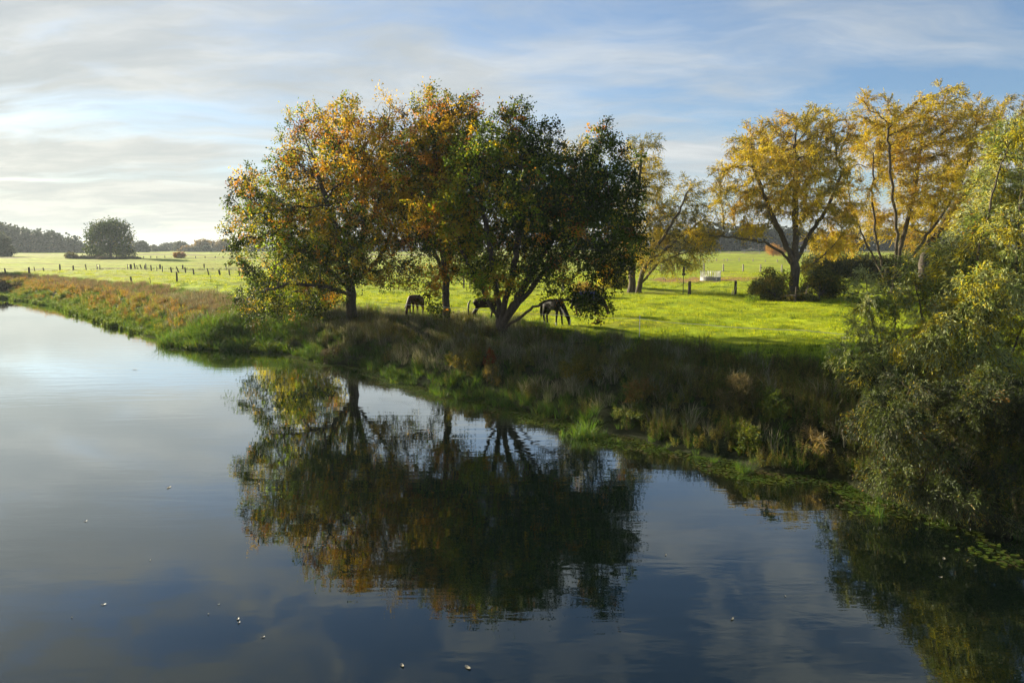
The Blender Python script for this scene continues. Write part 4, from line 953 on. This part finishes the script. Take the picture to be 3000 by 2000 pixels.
fence('paddock_fence', 'row of square concrete-grey posts behind the round hay feeder',
      [(1937.6, 777, 797, 0.9), (1945, 776, 798, 0.9), (1976, 778, 796, 0.8), (2010, 776, 796, 1), (2062, 773, 796, 1.2), (2119, 773, 795, 1.2), (2177, 772.5, 795, 1.2), (2228, 772.5, 794, 1.2), (2290, 773, 794, 1.1)], 0.24, M_PPOST, (0.05,), 0.03)
fence('paddock_fence', 'small pale posts of the second fence behind the concrete-grey ones',
      [(q, 759 + (i % 3) * 0.6, 768, 0.8 + 0.3 * (i % 2)) for i, q in enumerate((2048, 2060, 2077, 2099, 2121, 2130, 2165, 2206, 2242, 2277))], 0.24, M_PPOST)
fence('paddock_fence', 'light wooden posts of the pasture fence seen under the oak crowns',
      [(1170, 800, 838, 0.6), (1359, 797, 842, 1.1), (1377, 806, 844, 1.0), (1557, 812, 850, 1.3, 0, M_PPOST), (1649, 820, 852, 1.3, 0, M_PPOST)], 0.17, M_POST, (0.35, 0.85), 0.014)
fence('far_fence', 'faint far fence in front of the blue wood on the right', [(q, 743, 749.5) for q in (2056, 2082, 2111, 2136, 2180, 2225)], 0.3, M_PPOST)
def single_post(px, yt, yb, w, label, sticks=()):
    b = onz(px, yb, 2.3); b[2] = H(b[0], b[1])
    t = thing('gate_post', label, 'post', b)
    post(t, px, yt, yb, w, M_DPOST)
    for x0, y0, x1, y1, r_ in sticks:
        k = b[1] / FPX; mb = MB()
        mb.tube([((x0 - px) * k, -0.25, max(0, (yb - y0) * k) - 0.1), ((x1 - px) * k, -0.15, (yb - y1) * k)], [r_, r_ * 0.8], 6); mb.build('stick', M_PPOST, t)
single_post(2019.4, 824, 864, 0.30, 'stout dark post in the pasture shade beside the thin pole with a box')
single_post(2154, 824, 864, 0.26, 'dark post in the pasture with pale sticks propped against it', [(2147, 870, 2156, 832, 0.05), (2142, 869, 2146, 848, 0.05)])
# thin pole with box
b = onz(2001, 864, 2.3); b[2] = H(b[0], b[1]); k = b[1] / FPX
t = thing('fence_charger', 'thin pole carrying a small dark box, left of the stout dark post', 'pole', b)
mb = MB(); mb.tube([(0, 0, -0.3), (0, 0, 80 * k)], 0.035, 8); mb.build('pole', M_DPOST, t)
mb = MB(); mb.box((0, -0.06, 61 * k), (9.5 * k, 0.14, 7 * k)); mb.build('box', M_DPOST, t)
mb = MB(); mb.box((0, -0.04, 74 * k), (6 * k, 0.06, 17 * k)); mb.build('panel', M_DPOST, t)
# electric tape fence in front of the horses
pb = G(1873, 990)
t = thing('electric_fence', 'white plastic electric fence stake with pale tape running past the horses', 'electric fence', pb)
mb = MB(); mb.tube([(0, 0, -0.1), (0, 0, 1.22)], 0.016, 6); mb.box((0, -0.02, 1.05), (0.05, 0.03, 0.05)); mb.box((0, -0.02, 0.7), (0.05, 0.03, 0.05)); mb.build('post', M_TAPE, t)
tp = [onz(1100, 884, 3.3), onz(1382, 904, 3.3), onz(1655, 924, 3.3), pb + (0, 0, 1.05), onz(2050, 950, 3.3), onz(2350, 967, 3.3), onz(2620, 986, 3.3)]
wire(t, tp, 0.010, M_TAPE, 'tape', 0.05)
t = thing('electric_fence', 'pale tape strung low in front of the big willow trunk', 'electric fence', G(2322, 884))
wire(t, [P(2322, 849, 68.5), P(2420, 853, 67.5), P(2500, 858, 66.5), P(2640, 864, 65)], 0.02, M_TAPE, 'tape', 0.02)
k = t.location[1] / FPX
for a in ((8, 0, 12, 36), (28, 4, 44, -24)):
    mb = MB(); mb.tube([(a[0] * k, 0, -0.1), ((a[0] + (0 if a[0] < 20 else 16)) * k, 0, 1.25)], 0.04, 6); mb.build('stick', M_POST, t)

# ------------------------------------------------------------------ hay feeder
M_BAR = plain_mat('pale_bar_steel', (0.62, 0.62, 0.58), 0.5, 0.1)
M_GALV = plain_mat('galvanised_steel', (0.27, 0.28, 0.26), 0.5, 0.12, 0.2)
b = onz(2081, 823, 2.3); b[2] = H(b[0], b[1])
t = thing('hay_feeder', 'round pale metal hay feeder with upright bars on bare earth', 'hay feeder', b)
Rf = 1.38; NS_ = 10
for q in range(NS_):
    a0, a1 = q / NS_ * 6.283 + 0.02, (q + 1) / NS_ * 6.283 - 0.02
    V, F = [], []
    for j in range(4):
        a = a0 + (a1 - a0) * j / 3
        for rr_ in (Rf, Rf - 0.03):
            V += [(math.cos(a) * rr_, math.sin(a) * rr_, 0.02), (math.cos(a) * rr_, math.sin(a) * rr_, 0.46)]
    for j in range(3):
        o_ = j * 4; F += [(o_, o_ + 4, o_ + 5, o_ + 1), (o_ + 2, o_ + 3, o_ + 7, o_ + 6), (o_ + 1, o_ + 5, o_ + 7, o_ + 3)]
    F += [(0, 1, 3, 2), (12, 14, 15, 13)]
    mesh_obj('panel', np.array(V), F, M_GALV, t)
for nm_, z_ in (('rail', 0.49), ('rail', 0.04)):
    mb = MB(); mb.tube([(math.cos(a) * Rf, math.sin(a) * Rf, z_) for a in np.linspace(0, 6.283, 33)], 0.035, 6); mb.build(nm_, M_GALV, t)
bar_me = None
for q in range(30):
    a = q / 30 * 6.283
    if bar_me is None:
        mb = MB(); mb.tube([(0, -0.0, 0), (0, 0.12, 0.35), (0, 0.02, 0.82)], 0.036, 5); ob = mb.build('bar', M_BAR, t); bar_me = ob.data
    else:
        ob = bpy.data.objects.new('bar', bar_me); COL.objects.link(ob); ob.parent = t
    ob.location = (math.cos(a) * Rf, math.sin(a) * Rf, 0.5); ob.rotation_euler = (random.uniform(-0.05, 0.05), random.uniform(-0.12, 0.12), a + 1.2)
# heap of pale branches, timber frame and farmhouse far behind
b = P(2200, 738, 440); b[2] = H(b[0], b[1])
t = thing('branch_heap', 'pale heap of cut branches at the far edge of the pasture', 'branch heap', b)
for q in range(34):
    mb = MB(); x = random.uniform(-5.5, 5.5); a = random.uniform(-0.5, 0.5); l_ = random.uniform(1.5, 3.5); z0 = max(0.2, 2.2 - abs(x) * 0.35) * random.uniform(0.2, 1)
    mb.tube([(x - l_ / 2 * math.cos(a), random.uniform(-1, 1), z0 - 0.5 * l_ * math.sin(a)), (x + l_ / 2 * math.cos(a), random.uniform(-1, 1), z0 + 0.5 * l_ * math.sin(a))], [0.20, 0.12], 5); mb.build('branch', M_PPOST, t)
b = P(2223, 738, 450); b[2] = H(b[0], b[1])
t = thing('timber_frame', 'open timber frame of three posts and crossbars by the far wood', 'timber frame', b); k = b[1] / FPX
for dx, hh in ((-14, 17), (-1, 20), (15, 18)):
    mb = MB(); mb.box((dx * k, 0, hh * k / 2), (0.4, 0.4, hh * k)); mb.build('post', M_POST, t)
mb = MB(); mb.box((0, -0.25, 9 * k), (30 * k, 0.2, 0.35)); mb.build('crossbar', M_POST, t)
mb = MB(); mb.box((-7 * k, -0.25, 16.0 * k), (13 * k, 0.2, 0.3)); mb.build('crossbar', M_POST, t)
b = P(2352, 738, 455); b[2] = H(b[0], b[1])
t = thing('farmhouse', 'white farmhouse with brown roof half hidden behind the big willow trunk', 'house', b); k = b[1] / FPX
M_WALL = plain_mat('white_render', (0.72, 0.72, 0.70), 0.8, 0.08); M_ROOF = plain_mat('brown_roof', (0.16, 0.085, 0.06), 0.8, 0.3); M_GLASS = plain_mat('dark_glass', (0.03, 0.035, 0.04), 0.15, 0.1)
mb = MB(); mb.box((0, 0, 1.9), (11, 7, 3.8)); mb.build('wall', M_WALL, t)
mb = MB(); mb.add([(-5.8, -3.9, 3.8), (5.8, -3.9, 3.8), (5.8, 3.9, 3.8), (-5.8, 3.9, 3.8), (-5.8, 0, 6.6), (5.8, 0, 6.6)], [(0, 1, 5, 4), (2, 3, 4, 5), (0, 4, 3), (1, 2, 5), (0, 3, 2, 1)]); mb.build('roof', M_ROOF, t)
for dx in (-3.5, 0.2, 3.6):
    mb = MB(); mb.box((dx, -3.52, 2.1), (1.1, 0.08, 1.3)); mb.build('window', M_GLASS, t)

# ------------------------------------------------------------------ horses
def horse_coat(name, col, sock=0.0, dark_leg=None):
    m, t_, out = newmat(name)
    co = t_.new('ShaderNodeTexCoord').outputs['Object']; sp = t_.new('ShaderNodeSeparateXYZ', ins={0: co})
    f = t_.noise(co, 6, 4, 0.6); c_ = t_.mix(f, c4(*[q * 0.75 for q in col]), c4(*[q * 1.3 for q in col]))
    if dark_leg: c_ = t_.mix(t_.ramp(sp.outputs[2], [(0.35, 1.0), (0.75, 0.0)]), c_, c4(*dark_leg))
    if sock: c_ = t_.mix(t_.ramp(t_.math('ADD', sp.outputs[2], t_.math('MULTIPLY', sp.outputs[1], 0.35)), [(sock, 1.0), (sock + 0.04, 0.0)]), c_, c4(0.6, 0.57, 0.52))
    pr = t_.new('ShaderNodeBsdfPrincipled', ins={'Base Color': c_, 'Roughness': 0.6, 'Specular IOR Level': 0.12})
    t_.put(out, 0, pr); return m
def skin_mesh(name, verts, edges, radii, mat, parent, levels=2, root=0):
    me = bpy.data.meshes.new('tmp'); me.from_pydata(verts, edges, [])
    o = bpy.data.objects.new('tmp', me); COL.objects.link(o)
    md = o.modifiers.new('s', 'SKIN')
    sk = me.skin_vertices[0].data if me.skin_vertices else None
    if sk is None:
        bpy.context.view_layer.objects.active = o; bpy.context.view_layer.update(); sk = me.skin_vertices[0].data
    for i, r_ in enumerate(radii): sk[i].radius = r_ if isinstance(r_, tuple) else (r_, r_)
    sk[root].use_root = True
    sb = o.modifiers.new('b', 'SUBSURF'); sb.levels = levels; sb.render_levels = levels
    dg = bpy.context.evaluated_depsgraph_get(); ev = o.evaluated_get(dg)
    nm = bpy.data.meshes.new_from_object(ev); bpy.data.objects.remove(o)
    nm.materials.clear(); nm.materials.append(mat); nm.polygons.foreach_set('use_smooth', np.ones(len(nm.polygons), bool))
    r_ = bpy.data.objects.new(name, nm); COL.objects.link(r_); r_.parent = parent
    return r_
def horse(px, py, heading, label, coat, mane, step=0.0, rug=None, blaze=False, up=False):
    b = onz(px, py, 2.3); b[2] = H(b[0], b[1])
    t = thing('horse', label, 'horse', b, heading)
    s = step
    V = [(-0.50, 0, 1.32), (-0.82, 0, 1.26), (-0.12, 0, 1.20), (0.28, 0, 1.22), (0.55, 0, 1.22), (0.80, 0, 1.08), (1.02, 0.02, 0.80), (1.16, 0.04, 0.56), (1.25, 0.05, 0.42), (1.28, 0.05, 0.24), (1.27, 0.05, 0.08)]
    if up: V[5:] = [(0.74, 0, 1.42), (0.90, 0.03, 1.64), (1.00, 0.05, 1.82), (1.10, 0.06, 1.80), (1.24, 0.07, 1.66), (1.35, 0.08, 1.54)]
    hd = Vector((-0.15, 0.01, 1.27)) if up else Vector((0, 0, 0))
    Rr = [(0.30, 0.29), (0.20, 0.20), (0.33, 0.33), (0.30, 0.33), (0.23, 0.29), (0.15, 0.22), (0.11, 0.16), (0.10, 0.13), (0.10, 0.13), (0.075, 0.09), (0.06, 0.065)]
    E = [(0, 1), (0, 2), (2, 3), (3, 4), (4, 5), (5, 6), (6, 7), (7, 8), (8, 9), (9, 10)]
    for sy, sx in ((1, s), (-1, -s)):
        i = len(V)
        V += [(0.45, 0.15 * sy, 0.95), (0.47 + sx * 0.5, 0.16 * sy, 0.55), (0.47 + sx, 0.16 * sy, 0.16), (0.52 + sx, 0.16 * sy, 0.03)]
        Rr += [(0.10, 0.13), 0.062, 0.048, 0.062]; E += [(3, i), (i, i + 1), (i + 1, i + 2), (i + 2, i + 3)]
        i = len(V)
        V += [(-0.52, 0.17 * sy, 0.92), (-0.76 - sx * 0.6, 0.17 * sy, 0.54), (-0.68 - sx, 0.17 * sy, 0.16), (-0.62 - sx, 0.17 * sy, 0.03)]
        Rr += [(0.13, 0.18), 0.068, 0.050, 0.062]; E += [(0, i), (i, i + 1), (i + 1, i + 2), (i + 2, i + 3)]
    skin_mesh('body', V, E, Rr, coat, t)
    mb = MB()
    for sy in (1, -1): mb.tube([(1.13, 0.04 + 0.07 * sy, 0.57), (1.15, 0.04 + 0.09 * sy, 0.66), (1.16, 0.04 + 0.09 * sy, 0.73)], [0.035, 0.03, 0.006], 6)
    e_ = mb.build('ear', coat, t, smooth=True); e_.location = hd
    mb = MB()
    for q in range(9):
        y_ = random.uniform(-0.05, 0.05)
        mb.tube([(-0.98, y_ * 0.5, 1.32), (-1.10, y_, 1.12), (-1.12, y_ * 1.5, 0.75), (-1.09, y_ * 1.6, 0.42 + random.uniform(-0.08, 0.1))], [0.035, 0.05, 0.045, 0.008], 5)
    mb.build('tail', mane, t, smooth=True)
    mb = MB()
    for q in range(11):
        u_ = q / 10; x0 = 0.62 + (0.36 if up else 0.52) * u_; z0 = (1.50 + 0.42 * u_) if up else 1.44 - 0.66 * u_ - 0.10 * u_ * (1 - u_)
        mb.tube([(x0, 0, z0), (x0 + 0.02, -0.12, z0 - 0.06), (x0 - 0.04, -0.17, z0 - 0.24)], [0.035, 0.03, 0.008], 4)
    mb.build('mane', mane, t, smooth=True)
    for sy in (1, -1):
        mb = MB(); mb.tube([(1.245, 0.05 + sy * 0.085, 0.46), (1.25, 0.05 + sy * 0.11, 0.45)], [0.022, 0.012], 6); e_ = mb.build('eye', M_GLASS, t); e_.location = hd + (Vector((0, 0, 0.08)) if up else Vector((0, 0, 0)))
    if blaze:
        mb = MB(); mb.tube([(1.335, 0.05, 0.46), (1.352, 0.05, 0.36), (1.348, 0.05, 0.22), (1.325, 0.05, 0.12)], [0.03, 0.03, 0.022, 0.02], 6); mb.build('blaze', plain_mat('white_hair', (0.7, 0.68, 0.64), 0.7, 0.05), t, smooth=True)
    if rug:
        Vr, Fr, nx, na = [], [], 9, 13
        for i in range(nx):
            x_ = -0.92 + i * 1.5 / (nx - 1); rr_ = np.interp(x_, [-0.92, -0.5, 0, 0.5, 0.6], [0.30, 0.36, 0.385, 0.37, 0.33])
            for j in range(na):
                a = -1.75 + 3.5 * j / (na - 1); dz = max(0, abs(a) - 1.3) * 0.3
                Vr.append((x_, math.sin(a) * rr_ * (1 if abs(a) < 1.5 else 1.02), 1.22 + math.cos(a) * rr_ * 1.04 - dz + 0.008 * math.sin(9 * x_ + a * 3)))
        for i in range(nx - 1):
            for j in range(na - 1): Fr.append((i * na + j, (i + 1) * na + j, (i + 1) * na + j + 1, i * na + j + 1))
        o = mesh_obj('rug', np.array(Vr), Fr, rug, t, smooth=True); sm = o.modifiers.new('t', 'SOLIDIFY'); sm.thickness = 0.02
    t.scale = (1.04, 1.04, 1.04)
    return t
BLK = plain_mat('dark_hair', (0.012, 0.010, 0.009), 0.6, 0.3); CHS = plain_mat('chestnut_hair', (0.28, 0.12, 0.05), 0.6, 0.3)
horse(1216, 916, R(-112), 'chestnut horse between the left and the middle oak, facing the river', horse_coat('chestnut_coat', (0.055, 0.018, 0.009), 0.12), BLK, 0.12)
horse(1424, 936, R(-8), 'dark bay horse grazing, half hidden by the multi-stemmed oak trunk', horse_coat('dark_bay_coat', (0.022, 0.011, 0.008), 0.15), BLK, 0.16)
horse(1622, 953, R(-52), 'black-brown horse with a white blaze grazing right of the multi-stemmed oak', horse_coat('black_brown_coat', (0.013, 0.009, 0.007), 0.13), BLK, 0.08, blaze=True)
horse(1725, 928, R(8), 'bay horse in a dark blue rug behind the hanging oak branch', horse_coat('bay_coat', (0.10, 0.04, 0.02), 0.0), BLK, 0.1, rug=plain_mat('navy_rug', (0.012, 0.022, 0.09), 0.8, 0.15))

# ------------------------------------------------------------------ floating leaves on the river
M_DL = plain_mat('pale_fallen_leaf', (0.20, 0.18, 0.13), 0.5, 0.2)
lab = ['largest pale leaf floating at the bottom centre of the river', 'pale curled leaf floating left of the largest one', 'small leaf low on the open water at the left', 'small leaf left of the oak reflection tip, upper of a close pair',
       'small leaf left of the oak reflection tip, lower of a close pair', 'tiny leaf afloat between the close pair and the bottom of the picture', 'tiny leaf lowest at the left, left of its brighter neighbour', 'lone tiny leaf on the water left of the oak reflection',
       'longer brown leaf on pale water left of the oak reflection', 'long dark leaf high on the silvery water at the left', 'larger leaf in the dark willow reflection at the right', 'smaller leaf just below the larger one in the willow reflection',
       'leaf afloat at the lower right, below the open blue gap', 'tiny leaf in the open water left of the willow reflection', 'tiny leaf at the right rim of the oak reflection', 'tiny leaf above the close pair at the lower left',
       'tiny leaf left of the close pair at the lower left', 'tiny leaf in mid water below the long brown one']
for i, (px, py, sz) in enumerate([(1370, 1954, 0.075), (1178, 1948, 0.06), (303, 1770, 0.05), (697, 1812, 0.05), (700, 1822, 0.04), (770, 1865, 0.04), (210, 1808, 0.03), (250, 1526, 0.05), (495, 1427, 0.10), (395, 1083, 0.16), (2765, 1636, 0.07), (2755, 1690, 0.05),
                                  (2145, 1812, 0.05), (2300, 1745, 0.03), (1950, 1625, 0.04), (640, 1770, 0.03), (610, 1798, 0.03), (440, 1640, 0.03)]):
    p = onz(px, py, 0.006); mb = MB(); a = random.uniform(0, 3.1)
    n_ = 7; top = [(math.cos(a) * sz * math.cos(q) - math.sin(a) * sz * 0.45 * math.sin(q), math.sin(a) * sz * math.cos(q) + math.cos(a) * sz * 0.45 * math.sin(q), 0.006 + 0.01 * abs(math.cos(q))) for q in np.linspace(0, 6.283, n_, endpoint=False)]
    mb.add(top + [(0, 0, 0.0)], [(q, (q + 1) % n_, n_) for q in range(n_)])
    o = mb.build('fallen_leaf', M_DL); o.location = p.tolist()
    tag(o, lab[i], 'leaf', 'fallen leaves floating on the river')

# ------------------------------------------------------------------ haze
m, t, out = newmat('thin_haze')
vol = t.new('ShaderNodeVolumePrincipled', ins={'Color': c4(0.80, 0.90, 1.0), 'Density': 0.00014, 'Anisotropy': 0.25})
t.l.new(vol.outputs[0], out.inputs['Volume'])
hz = MB(); hz.box((0, 0, 13.5), (5400, 5400, 33)); tag(hz.build('haze', m), 'thin pale autumn haze over the pastures', 'haze', None, 'stuff')
